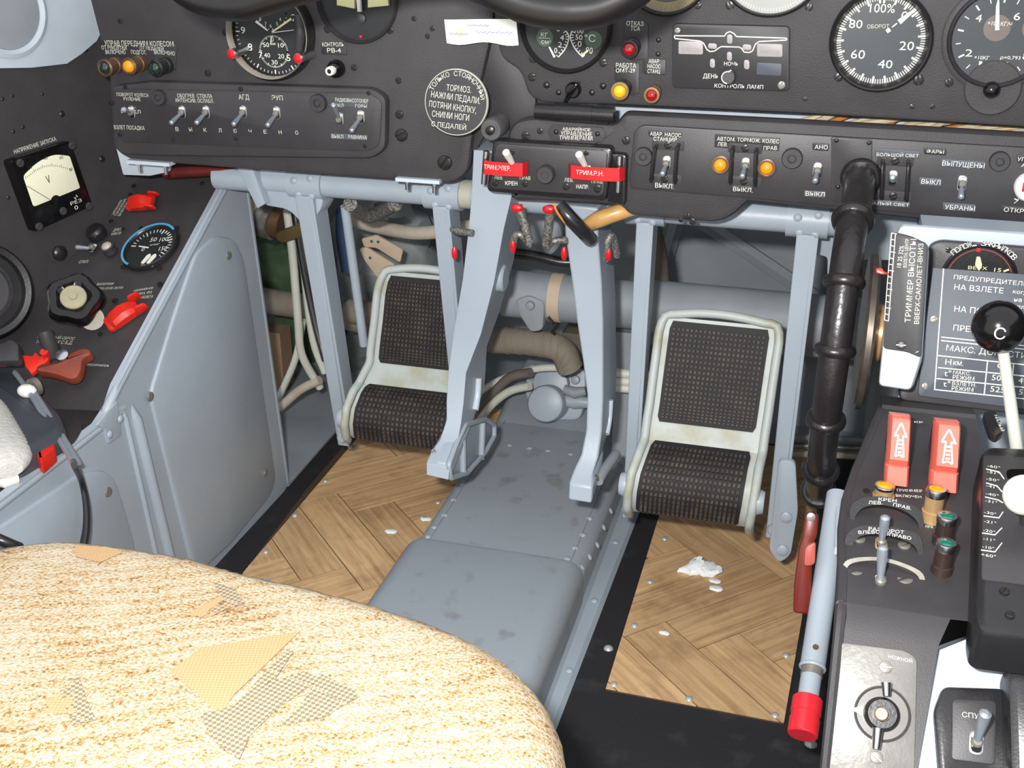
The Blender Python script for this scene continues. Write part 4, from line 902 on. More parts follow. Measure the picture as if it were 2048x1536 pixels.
cap(DP, 1584, 318, 21, 'flat black cap right of the amber brake lamps', dw)
cap(DP, 2000, 324, 21, 'flat black cap right of the landing light placards', dw)
rs = T('rotary_selector', 'cream round selector with a red mark at the right end of the lower panel', 'selector', M=DP.at(2058, 372, dw))
rs.part('disc', MB().lathe([(.0115, -.0004), (.0115, .006), (.010, .008), (.0002, .008)], 30), PLW)
rs.part('red_mark', MB().prism(rrect(.004, .008, .001, (-.004, .001)), .0078, .0084), REDR)
lab(dp, DP, [('↓', 2031, 409, 2042, 393, 9)], WHITE, w=dw)
# hinge bar and the dark bracket between the panels
hb = T('panel_hinge', 'black hinge barrel joining the centre panel to the lower panel', 'hinge', M=DP.at(1150, 225))
hb.part('hinge_barrel', MB().tube([V((-.034, .001, .006)), V((-.017, .001, .006)), V((-.0169, .001, .006)), V((.017, .001, .006)), V((.0171, .001, .006)), V((.036, .001, .006))], [.0068, .0068, .0074, .0074, .0068, .0068], 18), BLK2)
hb.part('hinge_leaf', MB().prism([(-.02, -.008), (.03, -.008), (.03, .002), (-.02, .002)], -.002, .003, .0008), BLK2)
absorb(hb, dp)
jb = solo('panel_bracket', 'dark bracket filling the joint between left and centre panels', 'bracket', MB().prism(rpoly(ppoly(Fr((0, 1.018, .5), (0, -1, 0)), [(930, -60), (1070, -60), (1075, 240), (1010, 262), (985, 245), (955, 300), (930, 300)]), .004), 0, .006, .001), BLKS, M=Fr((0, 1.018, .5), (0, -1, 0)).M)
bs = T('pivot_boss', 'dull grey round pivot boss beside the parking brake plaque', 'boss', M=DP.at(984, 258, .004))
bs.part('disc', MB().lathe([(.0105, -.02), (.0105, .001), (.009, .004), (.003, .004)], 28), mat('worn_grey_boss', (76, 74, 74), .55, var=.2, scale=120))
bs.part('stud', MB().lathe([(.004, .003), (.004, .008), (.0015, .009)], 14), SCRB)
# wiring and pale duct behind the slot between the panels
solo('pale_duct', 'pale grey duct seen through the slot between centre and lower panels', 'duct', MB().box((.1, 1.06, .545), (.62, .012, .12)), LGREY)
random.seed(3)
ORD = 'first second third fourth fifth sixth seventh eighth ninth tenth eleventh twelfth thirteenth fourteenth fifteenth sixteenth'.split()
for k in range(16):
    x0 = 1600+k*28+random.uniform(-8, 8); slant = random.uniform(20, 70)
    Y0 = 1.035+random.uniform(-.008, .006)
    pts = [W(x0-slant, 262+(x0-1600)*.06+20, Y=Y0), W(x0, 246+(x0-1600)*.055, Y=Y0-.004), W(x0+slant*.6, 238+(x0-1600)*.055, Y=Y0), W(x0+slant*1.6, 226+(x0-1600)*.055, Y=Y0+.006)]
    solo('wire', ORD[k] + (' wire from the left, orange,' if k % 4 == 2 else ' wire from the left, cream,') + ' in the slot above the lower panel', 'wire', MB().tube(pts, random.uniform(.0018, .0034), 8, smooth=3), WIREO if k % 4 == 2 else WIRE, group='wires in the panel slot')

# ================================================================== TRIMMER BOX
BW = .013
TB = Fr((0, .982-BW, .5), (0, -1, 0))
tb = T('trimmer_box', 'black emergency trimmer box with two white toggles and red ribbons', 'control box', M=TB.M)
o4 = [(986, 281), (1226, 296), (1212, 402), (972, 384)]
tb.part('body', MB().prism(rpoly(ppoly(TB, o4), .006), -BW-.001, 0, .002), BLK2)
tb.part('face', MB().prism(rpoly(ppoly(TB, [(993, 287), (1217, 301), (1206, 392), (980, 376)]), .005), -.001, .001, .0006), BLKS)
tb.part('side_flange', MB().prism(rpoly(ppoly(TB, [(1222, 306), (1254, 310), (1250, 412), (1212, 404)], -.004), .004), -.014, -.004, .002), BLK2)
for a, b in (((973, 302), (968, 368)), ((1240, 312), (1236, 384))):
    w_ = .003 if a[0] < 1000 else .002
    tb.part('guide_rod', MB().tube([V((*TB.uv(*a, w_), w_)), V((*TB.uv(*b, w_), w_))], .0028, 12), STEEL)
screws(tb, TB, [(990, 366, 7), (1050, 368, 6), (1132, 373, 7), (1195, 377, 8), (1025, 304, 5), (1173, 306, 5)], 'b', w=.001)
lab(tb, TB, [('ЛЕВ.', 989, 358, 1006, 359, 7), ('ПРАВ', 1040, 359, 1061, 360, 7), ('ЛЕВ.', 1129, 363, 1147, 364, 7), ('ПРАВ', 1183, 366, 1205, 367, 7)], CREAM, w=.001)
lab(tb, TB, [('КРЕН', 1011, 370, 1035, 371, 8)], WHITE, plate=[(1008, 360), (1034, 361), (1034, 372), (1008, 371)], w=.001, pm=BLK)
lab(tb, TB, [('НАПР.', 1153, 377, 1178, 378, 8)], WHITE, plate=[(1150, 367), (1177, 368), (1177, 379), (1150, 378)], w=.001, pm=BLK)
for px, py, tx, ty, d in ((1031, 337, 1011, 303, 'white tubular toggle behind the left red ribbon of the trimmer box'), (1176, 342, 1157, 307, 'white hollow toggle behind the right red ribbon of the trimmer box')):
    t = toggle(TB, px, py, tx, ty, d, .001, .026, .0034, ring=STEEL, lev=PLW, nut=.005, group='white trimmer toggles')
t.part('bore', MB().sphere((0, 0, 0), .0001, 6), BRASS) if False else None
tk = T('trimmer_dial', 'flat ridged black knob between the two white trimmer toggles', 'knob', M=TB.at(1092, 348, .005))
r_ = 17*TB.sc(1092, 348); tk.part('knob', MB().lathe([(r_, -.0045), (r_, .004), (r_*.9, .005), (r_*.4, .005), (r_*.36, .0044), (.0002, .0044)], 30), BLKS)
for x0, y0, x1, y1, s_, lx0, ly0, lx1, ly1, d in ((962, 334, 1052, 340, 'ТРИМ.ЭЛЕР.', 968, 338, 1021, 342, 'left red ribbon lettered ТРИМ.ЭЛЕР. across the trimmer box'), (1134, 343, 1247, 350, 'ТРИМ.Р.Н.', 1152, 349, 1207, 352, 'right red ribbon lettered ТРИМ.Р.Н. across the trimmer box')):
    w_ = .010; rt = T('red_ribbon', d, 'ribbon', M=TB.M, group='red trimmer ribbons')
    rg = []
    for i in range(15):
        a = i/14; px = x0+(x1-x0)*a; py = y0+(y1-y0)*a; ww = w_ + .003*math.sin(a*math.pi) - (.006 if i in (0, 14) else 0)
        A = TB.uv(px, py-13.5, w_); B = TB.uv(px, py+13.5, w_)
        rg.append([V((*A, ww)), V((*B, ww)), V((*B, ww-.0006)), V((*A, ww-.0006))])
    rt.part('band', MB().loft(rg), REDR)
    lw = w_+.0034; a = V(TB.uv(lx0, ly0, lw)); b = V(TB.uv(lx1, ly1, lw)); d_ = b-a; n_ = V((-d_.y, d_.x)).normalized()*9*TB.sc(lx0, ly0)
    rt.part('lettering', MB().text(s_, (a.x, a.y, lw), (d_.x, d_.y, 0), (n_.x, n_.y, 0)), WHITE, smooth=False)
# cables under the box
def cable(name, label, cat, pts, r, mt, group=None, n=10): return solo(name, label, cat, MB().tube(pts, r, n, smooth=5), mt, group=group)
Wc = lambda lst: [W(x, y, Y=Y) for x, y, Y in lst]
for pts, lbl, ends in (([(1036, 412, .97), (1048, 445, .972), (1060, 488, .975)], 'left braided silver bonding strap hanging from the trimmer box', [(1034, 416, .968)]),
                 ([(1100, 414, .97), (1098, 450, .975), (1092, 488, .98)], 'right braided silver bonding strap hanging from the trimmer box', [(1098, 419, .968)])):
    t = T('bonding_strap', lbl, 'strap', loc=W(*pts[-1][:2], Y=pts[-1][2]), group='bonding straps')
    t.part('braid', MB().tube(Wc(pts), .0042, 10, smooth=4), BRAID, world=True)
    e = W(*ends[0][:2], Y=ends[0][2]); t.part('red_terminal', MB().sphere(e, .0045, 12, (1.4, .7, .9)), REDR, world=True)
for pts, e, lbl in (([(1026, 490, .985), (1032, 470, .98), (1045, 472, .98), (1062, 490, .985)], (1026, 492), 'curled braided strap with a red sealed end on the left arm'),
                    ([(1092, 496, .99), (1110, 482, .985), (1132, 480, .99)], (1128, 507), 'short curled braided strap reaching the right arm'),
                    ([(905, 458, 1.01), (915, 462, 1.005), (945, 466, 1.0)], (909, 506), 'braided strap with a red sealed end left of the left arm'),
                    ([(1214, 520, .99), (1216, 480, .985), (1226, 475, .99), (1234, 512, 1.0)], (1217, 508), 'looped braided strap with a red sealed end on the right arm')):
    t = T('bonding_strap', lbl, 'strap', loc=W(*pts[-1][:2], Y=pts[-1][2]), group='bonding straps')
    t.part('braid', MB().tube(Wc(pts), .0034, 10, smooth=4), BRAID, world=True)
    c_ = W(*e, Y=pts[0][2]-.004); t.part('red_terminal', MB().sphere(c_, .0055, 12, (.55, .5, 1.3)), REDR, world=True)
cable('black_cable', 'thick black sleeved cable running from the trimmer box to the right arm', 'cable', Wc([(1118, 412, .965), (1140, 436, .962), (1165, 462, .968), (1180, 478, .985)]), .0068, BLK2)
cable('varnished_sleeve', 'amber varnished cable sleeve tucked under the lower panel', 'cable', Wc([(1170, 452, .995), (1200, 438, .99), (1240, 424, .992), (1280, 414, 1.0)]), [.006, .008, .0075, .006], WIREW)
cable('orange_wire', 'thin orange wire looping below the trimmer box', 'wire', Wc([(1108, 406, .955), (1114, 424, .955), (1135, 450, .96), (1160, 462, .965)]), .0011, WIREO, n=6)

cable('red_hose', 'dark red hose just visible under the left panel beside the console top', 'hose', Wc([(330, 346, 1.06), (400, 342, 1.06), (480, 338, 1.065), (540, 330, 1.09)]), .006, mat('dark_red_rubber', (96, 26, 24), .5))

# ================================================================== LEFT CONSOLE
CS = Fr((-.613, .9, .2), (1, 0, 0))                      # grey side face
CT = Fr((-.613, .834, .277), (-.15, -.491, .871))        # black sloping top
CH = Fr((-.613, .6, .252), (0, 0, 1), (0, 1, 0))          # black flat top
lc = T('side_console', 'left side console with black sloping top and grey metal flank', 'console', loc=(-.613, .9, 0))
prof = [(1.135, .0), (1.150, .004), (1.118, .41), (1.108, .424), (1.09, .421), (.836, .278), (.82, .262), (.80, .254), (.30, .247), (.30, 0)]
lc.part('flank', MB().loft([[V((-.613, y, z)) for y, z in prof], [V((-.622, y, z)) for y, z in prof]]), GREY, world=True)
lc.part('rolled_edge', MB().tube([(-.6165, 1.146, .006), (-.6165, 1.114, .408), (-.6165, 1.104, .419), (-.6165, 1.09, .416), (-.6165, .838, .274), (-.6165, .82, .257), (-.6165, .80, .249), (-.6165, .30, .242)], .0046, 10, smooth=4), GREY, world=True)
def wx(y, z):
    p = LW.o; return p.x + (.307*(y-p.y) - .105*(z-p.z))/.946 + .003
def sl(y): return 1 if y > .81 else 0
tp = [(1.10, .418), (.836, .272), (.82, .256), (.80, .248), (.25, .243)]
lc.part('black_top', MB().loft([[V((-.6185, y, z+.002)) for y, z in tp] + [V((-.6185, y, z-.01)) for y, z in tp[::-1]], [V((wx(y, z), y, z+.002+(wx(y, z)+.613)*.172*sl(y))) for y, z in tp] + [V((wx(y, z), y, z-.01+(wx(y, z)+.613)*.172*sl(y))) for y, z in tp[::-1]]]), BLK, world=True)
lc.part('black_lip', MB().tube([(-.6195, 1.10, .4195), (-.6195, .836, .2735), (-.6195, .82, .2575), (-.6195, .80, .2495), (-.6195, .25, .2445)], .0022, 8), BLK2, world=True)
ap = ppoly(CS, [(296, 790), (345, 630), (388, 505), (428, 471), (466, 478), (484, 520), (505, 660), (548, 955), (538, 990), (455, 1090), (400, 1140), (380, 1130)])
lc.part('access_plate', MB().prism(rpoly(ap, .012), -.001, .0035, .003), GREY, world=False) if False else lc.part('access_plate', MB().prism(rpoly(ap, .012), -.001, .0035, .003).xf(CS.M), GREY, world=True)
lc.part('aft_plate', MB().prism(rpoly(ppoly(CS, [(-120, 1130), (160, 945), (205, 938), (228, 962), (262, 1075), (285, 1200), (-120, 1300)]), .012), -.001, .0035, .003).xf(CS.M), GREY, world=True)
for a, b, r_ in (((262, 800), (345, 1140), .006), ((242, 800), (318, 1140), .003)):
    p, q = CS.P(*a), CS.P(*b); lc.part('pressed_rib', MB().tube([p+V((-.003, 0, 0)), p.lerp(q, .1)+V((0, 0, 0)), q], [.001, r_, r_], 12), GREY, world=True)
lc.part('joint_gusset', MB().prism(rpoly(ppoly(CS, [(232, 800), (240, 870), (215, 888), (205, 858), (190, 850)]), .003), 0, .002, .0008).xf(CS.M), GREY, world=True)
for px, py, k in ((456, 511, 'b'), (299, 793, 'b'), (530, 946, 'b'), (215, 984, 'b'), (241, 838, 'g'), (220, 869, 'g')):
    p = CS.P(px, py, .003) - lc.M.translation; o = lc.inst('screw' if k == 'b' else 'rivet', SCR['s'] if k == 'b' else DOME['g'], tuple(p), .0048 if k == 'b' else .004); o.rotation_euler = (0, rad(90), 0)
cT = T('console_legends', 'white engraved legends on the sloping top of the left console', 'placard', M=CT.M)
cl = []
lab(cT, CT, [('ДУБЛ.', 226, 463, 243, 461, 6), ('КОНТР.', 222, 471, 242, 469, 6)], CREAM, w=.0004)
lab(cT, CT, [('ОТКЛ.', 157, 527, 176, 526, 6)], CREAM, w=.0004)
lab(cT, CT, [('АВАРИЙНОЕ', 267, 584, 306, 578, 6), ('ТОРМ. РМ.', 270, 592, 304, 587, 6), ('ГЕН. САМОЛЕТА', 261, 599, 305, 596, 6)], CREAM, w=.0004)
lab(cT, CT, [('ВЫКЛЮЧЕНИЯ', 193, 571, 226, 570, 5), ('НАСОСА ОСНОВ. СИСТЕМ', 190, 580, 245, 578, 5)], CREAM, w=.0004)
lab(cT, CT, [('АВАРИЙНЫЙ СБРОС', 74, 676, 148, 680, 7), ('ПОДВЕСОК С Б.Д.', 73, 686, 144, 689, 7)], CREAM, w=.0004)
lab(cT, CT, [('ПРЕДОХРАНИТЕЛЬ', 172, 731, 217, 734, 4)], CREAM, w=.0004)
lab(cT, CT, [('ЗАПАСНОЕ', 228, 430, 246, 400, 5), ('ТОРМОЖЕНИЕ', 234, 432, 254, 398, 5), ('ВКЛЮЧЕНО', 241, 432, 258, 404, 5)], CREAM, w=.0004)
screws(cT, CT, [(182, 449, 3), (222, 442, 4), (246, 458, 3.5), (282, 456, 4), (353, 457, 5), (247, 534, 5), (318, 536, 5), (320, 569, 5), (230, 601, 5), (200, 668, 4), (268, 372, 4), (260, 390, 4), (404, 367, 4)], 'b', w=.0002)
absorb(cT, lc)
# outer black fillet between wall and console is the plain crossing of the two linings
# voltmeter on the side wall
vm = T('voltmeter', 'square black voltmeter with a cream dial on the side lining', 'voltmeter', M=LW.M)
lab(wl, LW, [('НАПРЯЖЕНИЕ ЗАПУСКА', 29, 308, 113, 281, 7.5)], WHITE, w=.0004)
vq = [(19, 321), (142, 281), (187, 411), (71, 464)]
vm.part('case', MB().prism(rpoly(ppoly(LW, vq, .012), .004), -.0005, .012, .0025), BAK)
fq = [V(q) for q in ppoly(LW, [(47, 352), (75, 324), (110, 308), (140, 312), (161, 376), (68, 414)], .013)]
vm.part('dial_window', MB().prism(rpoly([tuple(q) for q in fq], [.004, .02, .02, .002, .002, .003], 6), .0105, .0128, .0004), VFACE)
mb = MB()
for k in range(26):
    a = k/25; A = V(LW.uv(52, 358, .013)).lerp(V(LW.uv(143, 342, .013)), a); up = V(LW.uv(92, 320, .013))-V(LW.uv(98, 350, .013))
    A += up*.55*math.sin(math.pi*a); L_ = up.normalized()*(.0032 if k % 5 == 0 else .0018)
    bar2(mb, A, A+L_, .0003, .0128)
vm.part('scale', mb, INKD, smooth=False)
def wtext(t, F, lst, w, mt):
    mb = MB()
    for s_, x0, y0, x1, y1, h in lst:
        a = V(F.uv(x0, y0, w)); b = V(F.uv(x1, y1, w)); d = b-a; n = V((-d.y, d.x)).normalized()*h*F.sc(x0, y0, w); mb.text(s_, (a.x, a.y, w), (d.x, d.y, 0), (n.x, n.y, 0))
    t.part('lettering', mb, mt, smooth=False)
wtext(vm, LW, [('V', 95, 368, 103, 365, 14), ('40', 88, 321, 96, 318, 6), ('60', 120, 319, 127, 317, 6), ('20', 58, 340, 65, 336, 6), ('80', 140, 343, 146, 340, 5)], .0131, INKD)
a = V(LW.uv(101, 400, .013)); b = V(LW.uv(54, 372, .013)); mb = MB(); bar2(mb, a, b, .0004, .0130); vm.part('needle', mb, INKD, smooth=False)
vm.part('zero_hub', MB().lathe([(.006, .0115), (.006, .0135), (.004, .014), (.001, .014)], 20, V(LW.uv(113, 402, .0135))), BAK)
wtext(vm, LW, [('РЕЗ', 142, 411, 164, 403, 6), ('0', 150, 420, 157, 418, 7), ('Н', 152, 399, 156, 393, 5)], .0123, WHITE)
for px, py in ((40, 326), (144, 291), (178, 412), (78, 453), (126, 422)): vm.inst('screw', SCR['k'], (*LW.uv(px, py, .012), .0116), .0042, .6)
# big round instrument at the frame's left edge
WI = Fr(LW.P(-35, 585, .03), (.80, -.52, .25))
wi = T('wall_dial', 'large black round dial cut by the left edge of the picture', 'gauge', M=WI.at(-40, 582))
R_ = 104*WI.sc(-30, 585)
wi.part('case', MB().lathe([(R_*.9, -.05), (R_, -.01), (R_, .006), (R_*.95, .010), (R_*.84, .009), (R_*.8, .002), (R_*.02, .002)], 48), BLK2)
wi.part('inner_ring', MB().lathe([(R_*.62, .001), (R_*.62, .005), (R_*.56, .006), (R_*.54, .003)], 40), BLKS)
mb = MB()
for k in range(10):
    a = rad(-60+k*12); d = V((math.cos(a), math.sin(a))); bar2(mb, d*R_*.42, d*R_*.52, .0016, .0024)
wi.part('dial_marks', mb, YELLP, smooth=False)
# red flip guards
def flip_guard(px, py, ang, label, sc_=1.0, lift=18):
    M = CT.at(px, py, .001) @ Matrix.Rotation(rad(ang), 4, 'Z') @ Matrix.Rotation(rad(lift), 4, 'X')
    t = T('switch_guard', label, 'switch guard', M=M, group='red flip guards')
    s_ = sc_; rg = []
    for x, w_, h_ in ((-.017, .0075, .003), (-.012, .0095, .009), (0, .0095, .012), (.009, .0085, .010), (.016, .0075, .005)):
        rg.append([V((x, -w_, 0)), V((x, -w_, h_*.6)), V((x, -w_*.6, h_)), V((x, w_*.6, h_)), V((x, w_, h_*.6)), V((x, w_, 0))])
    rg = [[p*s_ for p in r_] for r_ in rg]
    t.part('cover', MB().loft(rg), REDG, ang=30)
    for sg in (-1, 1): t.part('ear', MB().prism(rpoly([(.010, 0), (.024, .001), (.023, .010), (.012, .012)], .003), -.001, .001, .0004).xf(Matrix.Scale(s_, 4) @ Matrix.Translation((0, sg*.0088, 0)) @ Matrix.Rotation(rad(90), 4, 'X')), REDG)
    t.part('lip', MB().prism(rpoly([(-.020, -.008), (-.014, -.0105), (-.014, .0105), (-.020, .008)], .002), .0, .004, .001).xf(Matrix.Scale(s_, 4)), REDG)
    t.part('base', MB().box((0, 0, -.0015), (.034*s_, .018*s_, .003)), BLKS)
    return t
flip_guard(285, 407, 15, 'upper red flip guard near the top of the left console', .92)
flip_guard(250, 632, 62, 'lower red flip guard standing open beside the black hand wheel', 1.0, 10)
# pressure gauge with blue ring
pgf = Fr(CT.P(302, 496), CT.n)
pg = gauge(CT, 302, 496, 50, 'brake pressure gauge with a light blue ring on the sloping console', 0, .005, BLK2, DIAL, .12)
R_ = pg.r
mb = MB()
for k in range(40):
    a0, a1 = rad(60+k*5), rad(60+(k+1)*5); bar2(mb, V((math.cos(a0), math.sin(a0)))*R_*.93, V((math.cos(a1+.01), math.sin(a1+.01)))*R_*.93, R_*.075, .0052)
pg.part('blue_arc', mb, BLUER, smooth=False)
ticks(pg, 190, -20, 21, R_*.66, R_*.78, .0006, 5, R_*.60, .0010)
dtext(pg, [('50', 299, 484, 312, 483, 9), ('100', 318, 484, 335, 482, 9), ('150', 317, 502, 333, 500, 9), ('0', 282, 503, 288, 502, 8), ('кг/см²', 300, 492, 318, 490, 4), ('ТОРМОЗА', 280, 533, 306, 534, 4)])
for px in (293, 304):
    a = gl(pg, px, 517); mb = MB().prism(rpoly([(a.x-.0022, a.y-.0075), (a.x+.0022, a.y-.0075), (a.x+.0032, a.y+.004), (a.x, a.y+.0072), (a.x-.0028, a.y+.004)], .0018), .0015, .0019)
    pg.part('shoe_mark', mb, WHITE, smooth=False)
needle(pg, 279, 494, 298, 497, .0006, .0008)
# small toggle with clear lamp and cap
toggle(CT, 186, 497, 150, 494, 'steel toggle lying sideways beside the clear lamp on the console', 0, .012, .0028, group='console switches')
lamp(CT, 213, 492, 9, .008, mat('clear_lamp_glass', (176, 164, 156), .1, coat=1), BLKS, 'small clear lamp below the black cap on the console')
t = T('blanking_plug', 'domed black cap above the clear lamp on the console', 'cover cap', M=CT.at(196, 470), group='blank round caps')
t.part('dome', MB().lathe([(.0105, -.0004), (.0105, .007), (.008, .010), (.002, .011)], 24), BLK2)
ts = solo('lens_stud', 'small round dark stud on the side lining beside the console', 'stud', MB().lathe([(.008, -.0004), (.008, .003), (.006, .005), (.001, .006)], 20), BLK2, M=LW.at(118, 506))
# hand wheel valve
HW = Fr(CT.P(148, 597, .034), (.35, -.62, .70))
hw = T('hand_wheel', 'black lobed hand wheel with a cream centre disc on the console', 'hand wheel', M=HW.at(148, 597))
rg = []; n_ = 60
for r_, z_ in ((.6, -.014), (.92, -.012), (1.0, -.006), (.98, .0), (.86, .004), (.62, .0045), (.5, .002), (.05, .002)):
    rg.append([V((.0265*r_*(1+.075*math.cos(5*2*math.pi*k/n_))*math.cos(2*math.pi*k/n_), .0265*r_*(1+.075*math.cos(5*2*math.pi*k/n_))*math.sin(2*math.pi*k/n_), z_)) for k in range(n_)])
hw.part('rim', MB().loft(rg), BAK)
hw.part('centre_disc', MB().lathe([(.0125, .001), (.0125, .004), (.0115, .005), (.004, .005), (.0036, .0065), (.001, .0065)], 32), mat('aged_cream_disc', (158, 150, 124), .5))
hw.part('stem', MB().lathe([(.010, -.045), (.010, -.012)], 20), STEELD)
hw.part('collar', MB().tube([HW.M.inverted() @ CT.P(184, 637, .012), HW.M.inverted() @ CT.P(184, 640, -.004)], [.0115, .0125], 20), mat('khaki_collar', (128, 122, 104), .45, var=.1))
# winged handle
WH = Fr(CT.P(125, 735, .018), (.15, -.55, .82))
wh = T('wing_handle', 'brown-red cast wing handle in front of the red guards', 'handle', M=WH.at(125, 735))
c0 = V(WH.uv(125, 735))
def wpl(F, c, lst): return [tuple(V(F.uv(*p))-c) for p in lst]
wh.part('wing', MB().prism(rpoly(wpl(WH, c0, [(72, 740), (85, 730), (118, 728), (140, 712), (165, 700), (184, 702), (186, 714), (168, 722), (166, 745), (158, 760), (142, 764), (122, 756), (100, 750), (78, 748)]), .004), -.005, .005, .0035), REDBR)
wh.part('hub', MB().lathe([(.006, -.02), (.006, .008), (.003, .009)], 16, V(WH.uv(129, 718))-c0), STEEL)
wh.part('post', MB().tube([V((*(V(WH.uv(104, 706))-c0), -.004)), V((*(V(WH.uv(103, 690))-c0), .014)), V((*(V(WH.uv(103, 683))-c0), .020))], [.0075, .0075, .006], 16), BLKS)
rb_ = T('red_clip', 'bright red bent clip left of the brown-red wing handle', 'clip', M=WH.at(80, 725))
c1 = V(WH.uv(80, 725))
rb_.part('plate', MB().prism(wpl(WH, c1, [(46, 712), (66, 714), (72, 706), (82, 715), (94, 706), (102, 710), (96, 724), (64, 750), (52, 735)]), -.003, .002, .001), REDG)
rb_.part('ear', MB().lathe([(.004, 0), (.004, .008), (.002, .008)], 12, V(WH.uv(94, 712))-c1), REDG)
solo('red_strip', 'bright red strip at the left edge beside the grey bent cover', 'strip', MB().prism(wpl(WH, V((0, 0)), [(-40, 708), (8, 706), (12, 732), (-40, 734)]), -.001, .003, .001), REDG, M=WH.M)
solo('bent_cover', 'dark grey bent sheet cover over the left edge of the console', 'cover', MB().prism(rpoly(wpl(WH, V((0, 0)), [(-60, 700), (12, 700), (30, 690), (46, 700), (48, 735), (10, 735), (-60, 745)]), .004), .003, .012, .002), BLKS, M=WH.M)
# flat part of the console: cable lever, ribbed bag, dark housing, red block
hs = T('lever_housing', 'dark grey quadrant housing under the cable lever', 'housing', loc=(-.66, .72, .25))
hs.part('body', MB().prism(rpoly(ppoly(CH, [(-60, 770), (20, 762), (75, 810), (130, 870), (140, 900), (40, 960), (-60, 960)]), .008), 0, .022, .006).xf(CH.M), mat('slate_plastic', (62, 66, 74), .5), world=True)
hs.part('base_plate', MB().prism(rpoly(ppoly(CH, [(60, 850), (150, 838), (168, 858), (150, 890), (80, 930), (50, 900)]), .008), -.0005, .003, .001).xf(CH.M), BLKS, world=True)
cab = T('cable_lever', 'steel cable lever with a white ferrule and black sheathed cables curving down the console flank', 'lever', loc=W(170, 1075, X=-.60))
P_ = [CH.P(30, 745, .03), CH.P(45, 765, .028), CH.P(62, 790, .026), CH.P(100, 850, .018), CH.P(128, 895, .012), CH.P(148, 930, .008)]
cab.part('wire', MB().tube(P_, .0026, 8, smooth=3), LEVER, world=True)
cab.part('wire', MB().tube([p+V((.004, .002, .001)) for p in P_[2:]], .0020, 8, smooth=3), LEVER, world=True)
cab.part('ferrule', MB().sphere(CH.P(54, 782, .027), .008, 14, (1.2, .9, .8)), PLW, world=True)
cab.part('end_nut', MB().tube([CH.P(64, 776, .026), CH.P(74, 772, .026)], .009, 14), STEELD, world=True)
for k in range(3):
    o_ = V((-.001+.0026*k, .004-.003*k, 0))
    cab.part('sheath', MB().tube([CH.P(143, 928, .010)+o_, W(158, 960, X=-.603)+o_, W(168, 1010, X=-.598)+o_, W(168, 1060, X=-.594)+o_, W(158, 1110, X=-.594)+o_], .0027, 8, smooth=4), BLK2, world=True)
rbk = solo('red_block', 'small bright red guard block beside the ribbed white cloth bag', 'guard', MB().prism(rpoly(ppoly(CH, [(66, 872), (98, 864), (110, 870), (110, 898), (82, 922), (74, 915)], .012), .002), 0, .014, .002), REDG, M=CH.M)
# ribbed cloth bag
bag = T('cloth_bag', 'off-white ribbed cloth pad lying at the left edge of the console', 'cloth pad', loc=CH.P(20, 900))
rg = []; A = CH.P(-60, 800, .02); B = CH.P(18, 942, .016)
for i in range(60):
    a = i/59; p = A.lerp(B, a); d = (B-A).normalized(); n1 = V((0, 0, 1)); n2 = d.cross(n1).normalized()
    rr = .0255*(1-abs(2*a-1)**6*.55)*(1+.012*math.sin(i*2.2)); rg.append([p + n2*rr*math.cos(2*math.pi*k/20) + n1*rr*.55*math.sin(2*math.pi*k/20) for k in range(20)])
bag.part('pad', MB().loft(rg), KNITW, world=True)
bag.part('buckle', MB().tube([CH.P(-10, 955, .006), CH.P(10, 960, .006), CH.P(30, 952, .006)], .007, 10), PLW, world=True)
cable('black_cable', 'black cable end lying at the left edge just behind the seat cushion', 'cable', [CH.P(-40, 1062, .02), CH.P(-10, 1075, .02), CH.P(20, 1088, .014), CH.P(40, 1096, .008)], .004, BLK2)

# ================================================================== BLACK RIBBED HOSE
hp = Wc([(1722, 352, .972), (1716, 385, .925), (1706, 440, .885), (1694, 520, .850), (1682, 610, .832), (1670, 700, .822), (1658, 790, .818), (1648, 870, .826), (1642, 930, .845), (1638, 975, .870), (1636, 1000, .90)])
path, rr_ = catmull(hp, [.0125, .0122, .012, .0118, .0117, .0116, .0114, .0113, .0112, .011, .011], 10)
ho = T('ribbed_hose', 'black ribbed rubber hose bowing from the lower panel down to the pedestal foot', 'hose', loc=path[-1])
ho.part('sleeve', MB().tube(path, rr_, 22), RUB, world=True)
def torus(c, ax, R_, r_, n=28, m_=10):
    ax = ax.normalized(); a = ax.orthogonal().normalized(); b = ax.cross(a); mb = MB(); vs = []; fs = []
    for i in range(n):
        d = a*math.cos(2*math.pi*i/n)+b*math.sin(2*math.pi*i/n)
        for j in range(m_): vs.append(c + d*(R_+r_*math.cos(2*math.pi*j/m_)) + ax*r_*1.25*math.sin(2*math.pi*j/m_))
    for i in range(n):
        for j in range(m_): fs.append((i*m_+j, ((i+1) % n)*m_+j, ((i+1) % n)*m_+(j+1) % m_, i*m_+(j+1) % m_))
    return mb.add(vs, fs)
def npx(py):    # path point closest to that height in the photo
    best = None
    for i, p in enumerate(path):
        q = p-CP; y = 768-FPX*q.dot(CU)/q.dot(CF)
        if best is None or abs(y-py) < best[0]: best = (abs(y-py), i)
    return best[1]
for py, R_ in ((356, .0125), (440, .0125), (566, .0118), (700, .0116), (838, .0114), (938, .0112), (985, .0112)):
    i = npx(py); i = max(1, min(len(path)-2, i)); ho.part('rib', torus(path[i], path[i+1]-path[i-1], R_+.0004, .0036), RUB, world=True)

